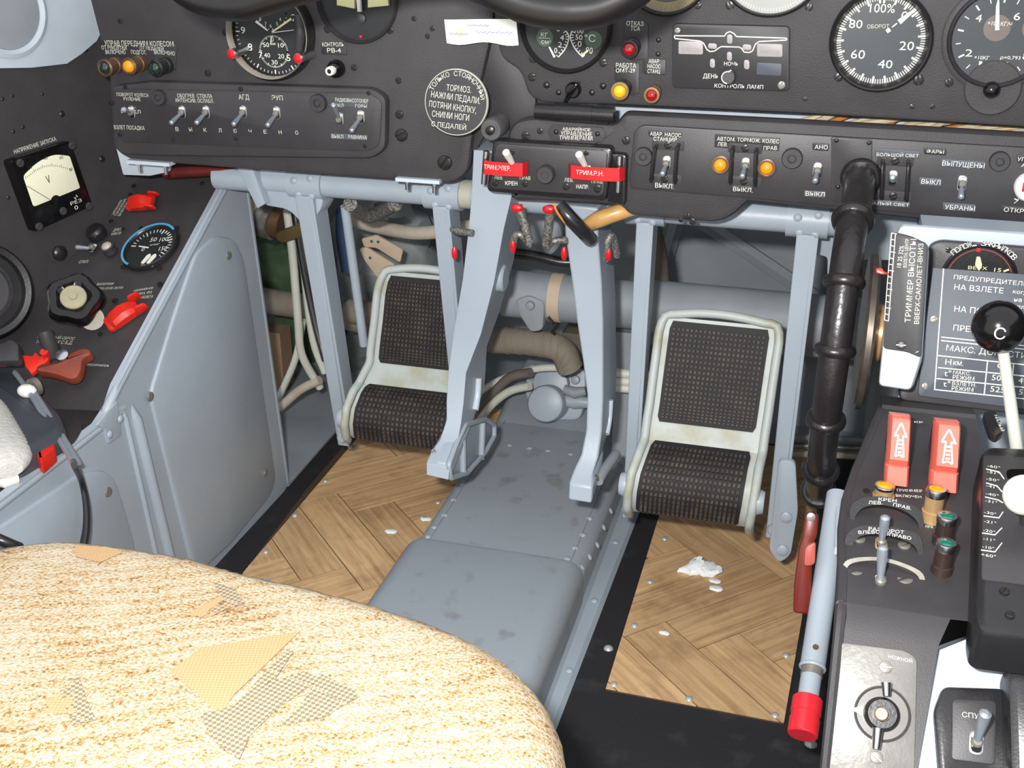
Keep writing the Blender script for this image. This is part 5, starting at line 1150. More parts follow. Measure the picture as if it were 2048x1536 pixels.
# ================================================================== CENTRE PEDESTAL
pd = T('centre_pedestal', 'black-topped centre pedestal at the right side of the picture', 'pedestal', loc=(.1, .7, 0))
prf = [(.80, .357), (.70, .334), (.62, .322), (.601, .3185), (.600, .318), (.586, .308), (.532, .246), (.40, .10), (.40, .07), (.84, .07), (.84, .33)]
def pedr(y): return .126 if y > .6005 else .100 if y > .595 else .094 if y > .55 else .087
def pedx(y): return .0365 if y < .72 else .0365+(y-.72)*.26
pd.part('top_cover', MB().loft([[V((pedx(y), y, z)) for y, z in prf[:7]] + [V((pedx(y), y+.004, z-.03)) for y, z in prf[:7][::-1]], [V((pedr(y), y, z)) for y, z in prf[:7]] + [V((pedr(y), y+.004, z-.006)) for y, z in prf[:7][::-1]]]), BLKS, world=True, ang=25)
pd.part('cover_edge', MB().tube([V((pedx(y)+.002, y, z-.002)) for y, z in prf[:7]], .0034, 8, smooth=3), BLKS, world=True)
pd.part('column', MB().box((.20, .73, .14), (.29, .26, .28)), GREYD, world=True)
pd.part('upright', MB().box((.215, .945, .23), (.27, .05, .456)), GREY, world=True)
pd.part('upright_cap', MB().prism(rpoly(ppoly(Fr((0, .915, .4), (0, -1, 0)), [(1802, 450), (2200, 478), (2200, 600), (1790, 600), (1792, 470)]), .006), -.004, .002, .001).xf(Fr((0, .915, .4), (0, -1, 0)).M), LGREY, world=True)
PT = Fr((.06, .70, .334), (0, -.19, .98))
PB = Fr((.06, .586, .308), (0, -.754, .657))
# flap indicator
FI = Fr((0, .90, .42), (0, -1, .12))
fi = T('flap_indicator', 'flap position indicator half hidden behind the warning plate', 'gauge', M=FI.M)
fi.part('case', MB().prism(rpoly(ppoly(FI, [(1858, 490), (1880, 480), (2110, 498), (2110, 640), (1856, 640)]), .006), -.004, .004, .002), BLKS)
lab(fi, FI, [('ВЕРХ', 1936, 538, 1974, 540, 7), ('15', 1988, 543, 2002, 544, 8)], YELLP, w=.0058)
c_ = V(FI.uv(1957, 560, .005)); R_ = (V(FI.uv(1957, 502, .005))-c_).length
fi.part('dial_ring', MB().lathe([(R_*1.25, .0035), (R_*1.25, .006), (R_*1.18, .007), (R_*1.12, .0056), (R_*.02, .0056)], 40, c_), BLK2)
mb = MB()
for k in range(18):
    a0, a1 = rad(20+k*8), rad(28+k*8); bar2(mb, c_+V((math.cos(a0), math.sin(a0)))*R_*1.05, c_+V((math.cos(a1), math.sin(a1)))*R_*1.05, .0006, .0057)
fi.part('red_arc', mb, mat('faded_red_line', (150, 60, 50), .5), smooth=False)
mb = MB(); bar2(mb, V(FI.uv(2007, 543, .006)), V(FI.uv(2018, 539, .006)), .0012, .0058); fi.part('tick', mb, YELLP, smooth=False)
fi.part('index', MB().prism(rrect(.003, .003, .0008, V(FI.uv(1957, 500, .006))), .0056, .0062), REDR)
mb = MB(); mb.prism(rpoly(ppoly(FI, [(1953, 513), (1960, 513), (1964, 530), (1958, 542), (1950, 530)], .006), .001), .0058, .0068); fi.part('aircraft_pointer', mb, YELLP)
mb = MB(); c2 = V(FI.uv(1957, 565, .005)); Rt = (V(FI.uv(1957, 492, .005))-c2).length
for k, ch in enumerate('ПОЛОЖ. ЗАКРЫЛКОВ'):
    if ch == ' ': continue
    a = rad(134-k*5.9); d = V((math.cos(a), math.sin(a), 0)); tt = V((math.sin(a), -math.cos(a), 0)); mb.text(ch, V((c2.x, c2.y, .0075))+d*Rt*1.02-tt*.0016, tt*.0034, d*.0042 if ch != '.' else d*.001)
fi.part('lettering', mb, WHITE, smooth=False)
screws(fi, FI, [(1897, 500, 6), (2020, 511, 6)], 'b', w=.004)
# warning table plate
WT = Fr(W(1850, 800, Y=.822), (0, -.95, .31))
wt = T('warning_plate', 'slate grey engraved plate with a take-off warning text and temperature table', 'placard', M=WT.M)
wt.part('plate', MB().prism(rpoly(ppoly(WT, [(1866, 535), (2140, 555), (2140, 830), (1838, 792), (1836, 780)]), [0, 0, 0, .006, .003]), -.003, 0, .0008), PLACG)
ln = MB()
def wl_(a, b, wd=.0008): bar2(ln, V(WT.uv(*a)), V(WT.uv(*b)), wd, .0001)
for a, b in (((1887, 537), (1869, 780)), ((1882, 674), (2130, 700)), ((1882, 681), (2130, 707)), ((1876, 711), (2130, 738)), ((1876, 735), (2130, 760)), ((1873, 757), (2130, 783)), ((1869, 779), (2130, 806)), ((1975, 722), (1968, 791)), ((2027, 728), (2021, 797))): wl_(a, b)
wt.part('ruled_lines', ln, WHITE, smooth=False)
lab(wt, WT, [('ПРЕДУПРЕДИТЕЛЬНЫЙ', 1907, 558, 2092, 576, 12), ('НА ВЗЛЕТЕ', 1908, 579, 2006, 587, 12), ('когда', 2025, 588, 2062, 592, 8), ('на', 2028, 603, 2043, 604, 7), ('для', 2032, 618, 2056, 621, 8), ('НА ПОСАДКЕ', 1908, 623, 2030, 634, 13), ('ПРЕРВАННОМ', 1906, 661, 2032, 673, 13)], WHITE, w=.0002)
lab(wt, WT, [('МАКС. ДОПУСТИМЫЕ', 1892, 701, 2100, 722, 13), ('Н', 1890, 729, 1902, 730, 12), ('км.', 1906, 730, 1926, 732, 9), ('0', 1994, 736, 2004, 737, 11), ('t°', 1888, 752, 1902, 753, 13), ('МАКС.', 1906, 748, 1941, 751, 8), ('РЕЖИМ', 1905, 758, 1948, 762, 9), ('503', 1983, 760, 2010, 763, 12), ('494', 2036, 766, 2064, 769, 12), ('t°', 1886, 773, 1900, 774, 13), ('ВЗЛЕТН.', 1904, 770, 1952, 774, 8), ('РЕЖИМ', 1903, 780, 1946, 784, 9), ('525', 1980, 783, 2009, 786, 12), ('516', 2037, 789, 2065, 792, 12)], WHITE, w=.0002)
screws(wt, WT, [(1868, 638, 8), (1850, 772, 7)], 's')
solo('plate_backing', 'black backing shelf under the slate warning plate', 'shelf', MB().prism(rpoly(ppoly(WT, [(1845, 730), (2140, 770), (2140, 840), (1800, 800), (1798, 775)], -.006), .004), -.02, -.0035, .002), BLKS, M=WT.M)
# elevator trim scale
TS = Fr(W(1803, 700, Y=.80), (-.12, -.92, .34))
ts_ = T('trim_scale', 'black elevator trim scale with sideways white lettering on a pale box', 'scale', M=TS.M)
ts_.part('box', MB().prism(rpoly(ppoly(TS, [(1790, 468), (1856, 488), (1842, 720), (1822, 782), (1756, 772), (1764, 690)], -.002), .004), -.04, -.002, .003), LGREY)
ts_.part('scale_plate', MB().prism(rpoly(ppoly(TS, [(1786, 463), (1822, 472), (1856, 488), (1842, 716), (1814, 704), (1766, 697)]), .003), -.002, 0, .0006), PLACARD)
# sideways text
def vtext(t, F, s_, x0, y0, x1, y1, hpx, mt, w=.0002):
    a = V(F.uv(x0, y0, w)); b = V(F.uv(x1, y1, w)); d = b-a; n = V((-d.y, d.x)).normalized()*hpx*F.sc(x0, y0, w)
    t.part('lettering', MB().text(s_, (a.x, a.y, w), (d.x, d.y, 0), (n.x, n.y, 0)), mt, smooth=False)
vtext(ts_, TS, 'ТРИММЕР ВЫСОТЫ', 1821, 645, 1833, 478, 12, CREAM)
vtext(ts_, TS, 'ВВЕРХ-САМОЛЕТ-ВНИЗ', 1838, 648, 1847, 487, 10, CREAM)
vtext(ts_, TS, '18 25 32%', 1802, 535, 1808, 492, 9, CREAM)
vtext(ts_, TS, 'ВЗЛЕТН. ЦЕНТР.', 1813, 535, 1818, 476, 7, CREAM)
mb = MB()
def tsl(a, b, wd=.0006): bar2(mb, V(TS.uv(*a)), V(TS.uv(*b)), wd, .0001)
tsl((1783, 466), (1769, 640)); tsl((1791, 468), (1777, 642))
for k in range(15):
    a = k/14; x = 1783-14*a; y = 466+174*a; tsl((x, y), (x+(8 if k % 3 else 11), y+2))
ts_.part('scale_ticks', mb, CREAM, smooth=False)
screws(ts_, TS, [(1802, 690, 10), (1834, 704, 4)], 'b')
ts_.part('red_pointer', MB().prism(rpoly(ppoly(TS, [(1752, 536), (1764, 536), (1768, 543), (1783, 549), (1764, 549), (1752, 546)], .003), .0006), .001, .003, .0004), REDG)
# trim wheel
tw = T('elevator_trim_disc', 'worn bronze edged trim wheel standing between the hose and the trim scale', 'trim wheel', loc=(.050, .86, .40))
Mx = Matrix.Translation((.0445, .862, .392)) @ Matrix.Rotation(rad(90), 4, 'Y')
tw.part('disc', MB().lathe([(.058, -.004), (.060, -.002), (.060, .002), (.058, .004), (.020, .004)], 56, M=Mx), mat('worn_bronze_disc', (92, 84, 76), .4, .7, var=.25, scale=60), world=True)
tw.part('hub', MB().lathe([(.022, .003), (.022, .011), (.018, .014)], 32, M=Mx), BRASS, world=True)
# red rocker guards
for x0, x1, yt, yb, d in ((1768, 1815, 828, 970, 'left salmon-red rocker guard with a white arrow on the pedestal'), (1858, 1913, 840, 982, 'right salmon-red rocker guard with a white arrow on the pedestal')):
    t = T('rocker_guard', d, 'switch guard', M=PT.at((x0+x1)/2, yb), group='salmon rocker guards')
    N0 = PT.P((x0+x1)/2, yb); far = PT.P((x0+x1)/2+8, yt, .042); ax = (far-N0); ln_ = ax.length; ax.normalize(); sx = V((1, 0, 0)); nn = sx.cross(ax).normalized()
    wd = (x1-x0)/2*PT.sc((x0+x1)/2, (yb+yt)/2, .02)
    rg = []
    for s_, h_, k_ in ((0, .004, 1.0), (.02, .008, 1.0), (.28, .009, .98), (.30, .0075, .96), (.36, .0125, .94), (.40, .0155, .92), (.93, .0165, .88), (.97, .0155, .86), (1, .012, .84)):
        c_ = N0+ax*ln_*s_; ww = wd*k_
        rg.append([c_-sx*ww-nn*.008, c_-sx*ww+nn*h_*.55, c_-sx*ww*.8+nn*h_, c_+sx*ww*.8+nn*h_, c_+sx*ww+nn*h_*.55, c_+sx*ww-nn*.008])
    t.part('shell', MB().loft(rg), REDS, world=True, ang=25)
    def am(a, b): return N0+ax*ln_*a+sx*wd*b+nn*.0172
    P = [am(.45, -.34), am(.75, -.18), am(.73, -.5), am(.92, 0), am(.73, .5), am(.75, .18), am(.45, .34), am(.48, 0)]
    mb = MB()
    for i in range(8): mb.tube([P[i], P[(i+1) % 8]], .0007, 6)
    for k in range(4): mb.add([am(.50+.055*k, -.16), am(.50+.055*k, .16), am(.53+.055*k, .14), am(.53+.055*k, -.14)], [(0, 1, 2, 3)])
    t.part('arrow_mark', mb, WHITE, world=True, smooth=False)
    t.part('mount', MB().box(N0+ax*ln_*.6-nn*.018, (wd*1.5, .03, .02)), BLKS, world=True)
pd.part('guard_shroud', MB().loft([[V((x, .79, .345)), V((x, .805, .358)), V((x, .835, .352)), V((x, .84, .32)), V((x, .79, .31))] for x in (.06, .125)]), BLKS, world=True)
VZ = Fr((.06, .70, .334), (0, 0, 1), (0, 1, 0))
def plamp(px, py, rpx, ln_, lens, body, label, rim):
    r_ = rpx*PT.sc(px, py, ln_); M = VZ.at(px, py, 0); top = PT.P(px, py, ln_); M.translation = top - V((0, 0, ln_))
    t = T('indicator_lamp', label, 'indicator lamp', M=M, group='pedestal lamps')
    t.part('body', MB().lathe([(r_*1.1, -.004), (r_*1.1, ln_*.3), (r_*.95, ln_*.32), (r_*.95, ln_*.8), (r_*.98, ln_)], 24), body)
    t.part('rim', MB().lathe([(r_*1.0, ln_*.8), (r_*1.04, ln_*.98), (r_*.96, ln_*1.04), (r_*.82, ln_*1.04)], 28), rim)
    t.part('lens', MB().lathe([(r_*.86, ln_*.9), (r_*.86, ln_*1.02), (r_*.6, ln_+r_*.22), (r_*.1, ln_+r_*.3)], 24), lens)
plamp(1770, 971, 20, .010, LAMB, BRASS, 'left amber lamp with a pale metal rim in front of the rocker guards', STEEL)
plamp(1873, 979, 20, .022, LAMB, BRASS, 'right amber lamp on a brass barrel in front of the rocker guards', STEEL)
plamp(1895, 1033, 20, .020, LGRN, BROWNB, 'upper green lamp on a brown barrel on the pedestal', STEEL)
plamp(1893, 1087, 20, .022, LGRN, BROWNB, 'lower green lamp on a brown barrel on the pedestal', STEEL)
pl2 = T('pedestal_legends', 'white engraved legends between the lamps on the pedestal', 'placard', M=PT.M)
lab(pl2, PT, [('ТРИММЕР', 1792, 983, 1845, 985, 8), ('ВКЛЮЧЕН', 1792, 994, 1843, 997, 8), ('ЛЕВ', 1850, 1056, 1866, 1058, 8)], WHITE, w=.0006)
vtext(pl2, PT, 'ЗЕМЛЯ', 1918, 1128, 1922, 1075, 8, WHITE, .0006); vtext(pl2, PT, 'АП', 1918, 1158, 1920, 1142, 8, WHITE, .0006)
lab(pl2, PT, [('КР', 1829, 846, 1846, 847, 6)], WHITE, w=.03)
screws(pl2, PT, [(1733, 982, 7), (1800, 1227, 8), (1907, 1214, 7)], 'b', w=.0004)
absorb(pl2, pd)
# trim switch hoops
hg = T('trim_switch_guard', 'black stepped guard with three arched hoops over two trim toggles', 'switch guard', loc=PT.P(1765, 1130))
def hoop(top, bot, w, th, mt, tilt=.72):
    xm, ym = bot[len(bot)//2]; F = Fr(PT.P(xm, ym+42), (0, -tilt, math.sqrt(1-tilt*tilt)))
    rg = []
    A = catmull([V((*F.uv(*p), 0)) for p in top], [0]*len(top), 5)[0]; B = catmull([V((*F.uv(*p), 0)) for p in bot], [0]*len(bot), 5)[0]
    for a, b in zip(A, B): rg.append([V((a.x, a.y, -th)), V((a.x, a.y, 0)), V((b.x, b.y, 0)), V((b.x, b.y, -th))])
    return F, MB().loft(rg).xf(F.M)
F1, mb = hoop([(1700, 1048), (1702, 1014), (1725, 996), (1765, 993), (1810, 1004), (1842, 1024), (1848, 1062)], [(1707, 1050), (1712, 1030), (1730, 1014), (1765, 1010), (1805, 1020), (1832, 1040), (1840, 1064)], 0, .006, BLK2)
hg.part('hoop', mb, BLK2, world=True)
F2, mb = hoop([(1690, 1108), (1692, 1074), (1715, 1054), (1762, 1052), (1810, 1060), (1842, 1076), (1848, 1128)], [(1698, 1112), (1704, 1092), (1722, 1072), (1762, 1068), (1805, 1078), (1832, 1096), (1840, 1130)], 0, .006, BLK2)
hg.part('hoop', mb, BLK2, world=True)
F3, mb = hoop([(1682, 1172), (1684, 1136), (1700, 1118), (1752, 1114), (1800, 1124), (1846, 1148), (1848, 1188)], [(1689, 1172), (1692, 1142), (1706, 1126), (1752, 1121), (1798, 1131), (1836, 1152), (1840, 1186)], 0, .005, STEELD)
hg.part('chrome_hoop', mb, STEELD, world=True)
def ftext(t, F, lst, w=.0005):
    mb = MB()
    for s_, x0, y0, x1, y1, h in lst:
        a = F.P(x0, y0, w); b = F.P(x1, y1, w); d = b-a; n = F.n.cross(d).normalized()*h*F.sc(x0, y0, w); mb.text(s_, a, d, n)
    t.part('lettering', mb, WHITE, world=True, smooth=False)
ftext(hg, F1, [('КРЕН', 1757, 1001, 1793, 1005, 7), ('ЛЕВ.', 1737, 1008, 1765, 1009, 7), ('ПРАВ.', 1786, 1012, 1822, 1020, 7)])
ftext(hg, F2, [('РАЗВОРОТ', 1737, 1060, 1808, 1068, 7), ('ВЛЕВО', 1717, 1068, 1760, 1067, 7), ('ВПРАВО', 1770, 1070, 1822, 1080, 7)])
fl2 = ppoly(PT, [(1683, 1150), (1848, 1165), (1842, 1198), (1820, 1195), (1686, 1178)])
hg.part('floor_plate', MB().prism(rpoly(fl2, .003), -.001, .0016, .0005).xf(PT.M), BLKS, world=True)
for px, py, r_ in ((1711, 1146, .0045), (1809, 1162, .005), (1808, 1093, .004), (1718, 1080, .004)):
    p = PT.P(px, py, .001) - hg.M.translation; hg.inst('screw', SCR['s'], tuple(p), r_, .7)
toggle(PT, 1762, 1090, 1771, 1032, 'upper pale toggle rising through the roll trim hoop', .001, .024, .0032, cat='toggle switch', group='trim toggles', ring=BRASS, nut=.006)
toggle(PT, 1760, 1168, 1766, 1092, 'lower pale toggle rising through the yaw trim hoop', .0016, .026, .0034, group='trim toggles', ring=BRASS, nut=.007)
# lower sloping plate with rotary switch
rp = T('rotary_switch', 'black plate with flash sheen painted on as silver and a black rotary switch on the lower pedestal slope', 'rotary switch', M=PB.M)
rp.part('plate', MB().prism(rpoly(ppoly(PB, [(1678, 1284), (1812, 1302), (1834, 1318), (1828, 1560), (1642, 1560)]), .004), -.001, .0012, .0006), mat('flash_sheen_silver', (122, 120, 116), .4, .3, var=.14, scale=40, bump=.2))  # silver base colour paints the flash sheen onto a black plate
c_ = V(PB.uv(1764, 1428)); r_ = 57*PB.sc(1764, 1428)
rp.part('ring', MB().lathe([(r_, .001), (r_, .0022), (r_*.94, .003), (r_*.9, .002), (r_*.02, .002)], 44, c_), mat('satin_grey_disc', (92, 90, 88), .4, .3))
kn = rp.part('knob', MB().lathe([(r_*.62, .002), (r_*.6, .009), (r_*.5, .011), (r_*.28, .011), (r_*.26, .014), (r_*.02, .014)], 36, V(PB.uv(1764, 1428, .008))), BLK2)
rp.part('knob_pin', MB().lathe([(r_*.24, .011), (r_*.24, .0165), (r_*.2, .0175), (r_*.02, .0175)], 24, V(PB.uv(1762, 1428, .014))), BRASS, parent=kn)
mb = MB()
for (a, b) in (((1772, 1365), (1773, 1392)), ((1756, 1456), (1752, 1498))): mb.tube([V((*PB.uv(*a, .010), .010)), V((*PB.uv(*b, .010), .010))], [.003, .0022], 10)
rp.part('detent_pin', mb, STEEL)
rp.part('pointer_mark', MB().prism(ppoly(PB, [(1708, 1416), (1726, 1410), (1726, 1432), (1708, 1422)], .003), .0022, .0032), WHITE, smooth=False)
screws(rp, PB, [(1771, 1334, 13), (1753, 1515, 13)], 's', w=.0012)
lab(rp, PB, [('НОЖНОЙ', 1776, 1316, 1824, 1326, 9)], WHITE, w=.0012); vtext(rp, PB, 'ЗАПУСК', 1672, 1530, 1680, 1462, 11, WHITE, .0013)
# grey shift tube with red end cap, red lever
gt = T('shift_tube', 'grey tube lever with a bright red end cap beside the pedestal', 'lever', loc=W(1612, 1440, Z=.26))
A = W(1676, 990, Z=.262); B = W(1625, 1335, Z=.192); dd = (B-A).normalized(); C_ = B+dd*.030
gt.part('outer_tube', MB().tube([A, B], .0090, 22), GREY, world=True)
gt.part('end_lip', torus(B, dd, .0086, .0012), GREY, world=True)
gt.part('inner_tube', MB().tube([B-dd*.01, C_], .0074, 20), GREY, world=True)
gt.part('steel_ring', MB().tube([B+dd*.0008, B+dd*.007], .0078, 20), STEELD, world=True)
gt.part('red_cap', MB().tube([C_-dd*.006, C_-dd*.005, C_+dd*.006, C_+dd*.0061, C_+dd*.010, C_+dd*.0101, C_+dd*.021, C_+dd*.022], [.0098, .0106, .0106, .0100, .0100, .0106, .0106, .0098], 26), REDK, world=True)
gt.part('pin_hole', MB().lathe([(.0022, -.001), (.0022, .0005), (.0002, .0004)], 12, M=Matrix.Translation(B-dd*.012+V((0, -.0042, .0079))) @ Matrix.Rotation(rad(28), 4, 'X')), BRONZE, world=True)
gt.part('slide_bar', MB().box(W(1677, 1060, Z=.264), (.005, .06, .006)), LGREY, world=True)
RL = Fr(W(1612, 1130, Y=.76), (0, -.93, .37))
rl = T('red_lever', 'rust-red enamelled lever standing beside the grey tube', 'lever', M=RL.at(1606, 1228))
c0 = V(RL.uv(1606, 1228))
rl.part('blade', MB().prism(rpoly(wpl(RL, c0, [(1610, 1034), (1616, 1026), (1632, 1026), (1638, 1036), (1634, 1072), (1624, 1090), (1622, 1230), (1586, 1226), (1588, 1170), (1598, 1096), (1604, 1080)]), .003), -.008, 0, .0015), REDB)
rl.part('inner_leaf', MB().prism(rpoly(wpl(RL, c0, [(1610, 1092), (1632, 1082), (1630, 1128), (1608, 1132)]), .003), -.001, .003, .001), mat('dusty_red', (176, 82, 70), .5))
rl.part('pivot_pin', MB().lathe([(.0032, -.001), (.0032, .003), (.001, .0034)], 14, V(RL.uv(1622, 1033))-c0), STEELD)
# throttle quadrant
QF = Fr(PT.P(1950, 1100, .03), (0, -.19, .98))
qd = T('throttle_quadrant', 'black throttle quadrant with a degree scale at the right edge', 'quadrant', M=QF.M)
qd.part('body', MB().prism(rpoly(ppoly(QF, [(1962, 905), (1975, 890), (2200, 900), (2200, 1290), (1958, 1262), (1950, 1230)]), .006), -.03, 0, .004), BLK2)
qd.part('scale_face', MB().prism(rpoly(ppoly(QF, [(1966, 912), (2200, 925), (2200, 1190), (1962, 1160)]), .003), -.001, .0012, .0005), BLKS)
lab(qd, QF, [(s_, x, y, x+w_, y+5, 9) for s_, x, y, w_ in (('-60°', 1974, 934, 26), ('-51°', 1974, 946, 24), ('-50°', 1972, 960, 26), ('-41°', 1972, 974, 24), ('-40°', 1971, 990, 26), ('-31°', 1970, 1004, 24), ('-30°', 1968, 1027, 24), ('-21°', 1968, 1045, 24), ('-20°', 1966, 1063, 24), ('-11°', 1966, 1080, 24), ('-10°', 1964, 1096, 24), ('+60°', 1962, 1112, 30))], WHITE, w=.0013)
mb = MB()
for a, b in (((1972, 938), (1998, 944)), ((1998, 944), (2008, 958)), ((1972, 966), (1994, 972)), ((1994, 972), (2004, 984)), ((1970, 994), (1996, 1000)), ((1996, 1000), (2006, 1006)), ((1967, 1032), (1998, 1036)), ((1998, 1036), (2006, 1024)), ((1964, 1066), (1990, 1070)), ((1990, 1070), (2004, 1056)), ((1962, 1100), (1990, 1104)), ((1990, 1104), (2004, 1086))): bar2(mb, V(QF.uv(*a, .0013)), V(QF.uv(*b, .0013)), .0006, .0013)
qd.part('index_lines', mb, WHITE, smooth=False)
screws(qd, QF, [(2009, 1183, 10), (2020, 1230, 10), (1996, 1126, 7)], 'b', w=.0005)
qd.part('legend_tab', MB().prism(rpoly(ppoly(QF, [(1966, 822), (1990, 818), (2010, 860), (1992, 872), (1980, 864)], .01), .003), .004, .010, .001), BLK2)
vtext(qd, QF, 'МАЛЫЙ', 1988, 830, 2002, 862, 8, WHITE, .0104)
qd.part('slot', MB().prism(rpoly(ppoly(QF, [(2012, 940), (2200, 940), (2200, 990), (2014, 960)], .001), .004), .0008, .0018), BAK)
tl = T('throttle_lever', 'bright white ball knob at the right edge of the quadrant', 'lever knob', loc=QF.P(2040, 1040))
tl.part('ball', MB().sphere(QF.P(2048, 990, .03), 42*QF.sc(2048, 990, .03), 24), PLW, world=True)
tl.part('arm', MB().tube([QF.P(2056, 1050, .0), QF.P(2050, 1000, .024)], .0045, 12), BLKS, world=True)
bk = T('ball_lever', 'ivory lever rod topped by a black ball marked C', 'lever', loc=QF.P(2030, 895))
bc = W(1998, 653, Y=.73); br = 50*.73/2190
bk.part('rod', MB().tube([W(2034, 905, Y=.745), W(2020, 800, Y=.742), W(2006, 700, Y=.735)], [.0042, .0040, .0036], 12), IVORY, world=True)
bk.part('ball', MB().sphere(bc, br, 32), BAK, world=True)
vn = (CP-bc).normalized(); BF = Fr(bc+vn*br, vn)
for px, py, s_ in ((2000, 667, 1.0),):
    d = ray(px, py).normalized(); oc = CP-bc; b_ = oc.dot(d); t_ = -b_-math.sqrt(b_*b_-oc.dot(oc)+br*br); hp_ = CP+d*t_; nrm = (hp_-bc).normalized(); G = Fr(hp_+nrm*.0002, nrm)
    vs, fs = textgeo('С'); vv = []
    for x, y in vs:
        q = hp_ + G.u*(x-.5)*.0068 + G.v*(y-.5)*.0078; q = bc+(q-bc).normalized()*(br+.00015); vv.append(q)
    bk.part('letter_mark', MB().add(vv, fs), WHITE, world=True, smooth=False)
# white painted structure and black intercom box in the lower right
WBF = Fr(PB.P(1950, 1330, -.014), (0, -.66, .75))
wb = solo('white_bracket', 'white painted bracket below the quadrant at the lower right', 'bracket', MB().prism(rpoly(ppoly(WBF, [(1820, 1640), (1850, 1310), (1858, 1262), (1880, 1222), (2000, 1215), (2200, 1250), (2200, 1640)]), .006), -.006, 0, .002), LGREY, M=WBF.M)
IB = Fr(PB.P(1960, 1450, -.004), (0, -.62, .78))
ib = T('intercom_box', 'black intercom box with one toggle at the bottom right corner', 'control box', M=IB.M)
ib.part('body', MB().prism(rpoly(ppoly(IB, [(1886, 1372), (2010, 1376), (2015, 1540), (1880, 1560), (1868, 1420)]), .004), -.04, 0, .002), BLK2)
ib.part('inset', MB().prism(rpoly(ppoly(IB, [(1904, 1398), (1992, 1402), (1990, 1530), (1902, 1520)]), .003), -.001, .001, .0006), BLKS)
ib.part('side_block', MB().prism(rpoly(ppoly(IB, [(2002, 1352), (2026, 1324), (2200, 1330), (2200, 1580), (2008, 1580)]), .008), -.03, .016, .005), BLK2)
lab(ib, IB, [('СПУ', 1924, 1434, 1958, 1438, 11)], WHITE, w=.0012)
toggle(IB, 1952, 1486, 1972, 1424, 'grey toggle standing beside the СПУ marking', .001, .024, .0036, group='intercom toggles', nut=.0065)

# ================================================================== SEAT CUSHION
zs_ = .325
pts = [(-60, 1104), (0, 1090), (60, 1078), (130, 1072), (250, 1085), (400, 1110), (500, 1140), (620, 1166), (740, 1195), (900, 1247), (1000, 1292), (1060, 1337), (1110, 1392), (1136, 1455), (1150, 1536)]
out = [W(x, y, Z=zs_) for x, y in pts]; out = [(p.x, p.y) for p in out]
out = [(-.515, .10), (-.517, .30), (-.515, .42), (-.50, .49), (-.478, .515)] + out[2:] + [(-.080, .36), (-.080, .10), (-.12, .04), (-.3, .03), (-.47, .04)]
seg = []
for i in range(len(out)):
    a, b = V(out[i]), V(out[(i+1) % len(out)]); k = max(1, int((b-a).length/.004))
    for j in range(k): seg.append(a.lerp(b, j/k))
for _ in range(6): seg = [(seg[i-1]+seg[i]*2+seg[(i+1) % len(seg)])/4 for i in range(len(seg))]
cen = V((-.30, .28))
levels = [(.93, .20), (.975, .225), (.995, .255), (1.0, .283), (.997, .302), (.985, .318), (.96, .328), (.92, .334)] + [(.92-.035*k, .334+.006*(1-(1-k/26)**2)) for k in range(1, 26)] + [(0.02, .340)]
def fuzz(p, s_): return (noise.noise(p*330)*.0009 + noise.noise(p*120)*.0006)*s_
rg = []
for s_, z in levels:
    r_ = []
    for p in seg:
        q = cen+(p-cen)*s_; P3 = V((q.x, q.y, z)); f = fuzz(P3, 1); n = V((q.x-cen.x, q.y-cen.y, 0)).normalized() if s_ > .96 else V((0, 0, 1)); r_.append(P3+n*f)
    rg.append(r_)
st = T('pilot_seat', 'pilot seat with a cream and tan bouclé cushion in the lower left', 'seat', loc=(-.30, .28, 0))
st.part('cushion', MB().loft(rg), FAB, world=True, ang=80)
def ztop(x, y):
    q = V((x, y))-cen; a = math.atan2(q.y, q.x); best = min(seg, key=lambda p: abs((math.atan2(p.y-cen.y, p.x-cen.x)-a+math.pi) % (2*math.pi)-math.pi)); s_ = q.length/(best-cen).length
    for i in range(len(levels)-1):
        if levels[i][0] >= s_ >= levels[i+1][0] and i > 2:
            f = (levels[i][0]-s_)/(levels[i][0]-levels[i+1][0]); return levels[i][1]*(1-f)+levels[i+1][1]*f
    return .33
def patch(lst, mt, lift=.0012):
    P = [W(x, y, Z=.337) for x, y in lst]; c = sum(P, V())/len(P); n = len(P); vs = [c]; ring = []
    for k in range(1, 7):
        for i in range(n):
            for j in range(6):
                a = P[i].lerp(P[(i+1) % n], j/6); vs.append(c.lerp(a, k/6))
    m_ = n*6; vs = [V((p.x, p.y, ztop(p.x, p.y)+lift)) for p in vs]; fs = [(0, 1+i, 1+(i+1) % m_) for i in range(m_)]
    for k in range(5):
        for i in range(m_): fs.append((1+k*m_+i, 1+(k+1)*m_+i, 1+(k+1)*m_+(i+1) % m_, 1+k*m_+(i+1) % m_))
    st.part('woven_patch', MB().add(vs, fs), mt, world=True, smooth=True)
patch([(340, 1350), (400, 1300), (600, 1262), (520, 1345), (470, 1395), (440, 1440), (395, 1395)], WEAVE)
patch([(370, 1232), (440, 1190), (465, 1210), (420, 1235)], WEAVE)
patch([(150, 1085), (230, 1092), (245, 1100), (200, 1122), (150, 1110)], WEAVE)
patch([(90, 1412), (150, 1390), (155, 1435), (110, 1440)], WEAVE)
patch([(400, 1437), (450, 1440), (575, 1300), (585, 1308), (535, 1370), (610, 1345), (640, 1362), (560, 1420), (500, 1480), (480, 1530), (425, 1490)], HATCH)
patch([(120, 1405), (160, 1360), (175, 1410), (195, 1450), (150, 1460)], HATCH)
patch([(425, 1160), (470, 1175), (490, 1205), (400, 1236), (450, 1205)], HATCH)
patch([(640, 1350), (700, 1378), (720, 1395), (650, 1440), (560, 1460), (600, 1420)], HATCH)
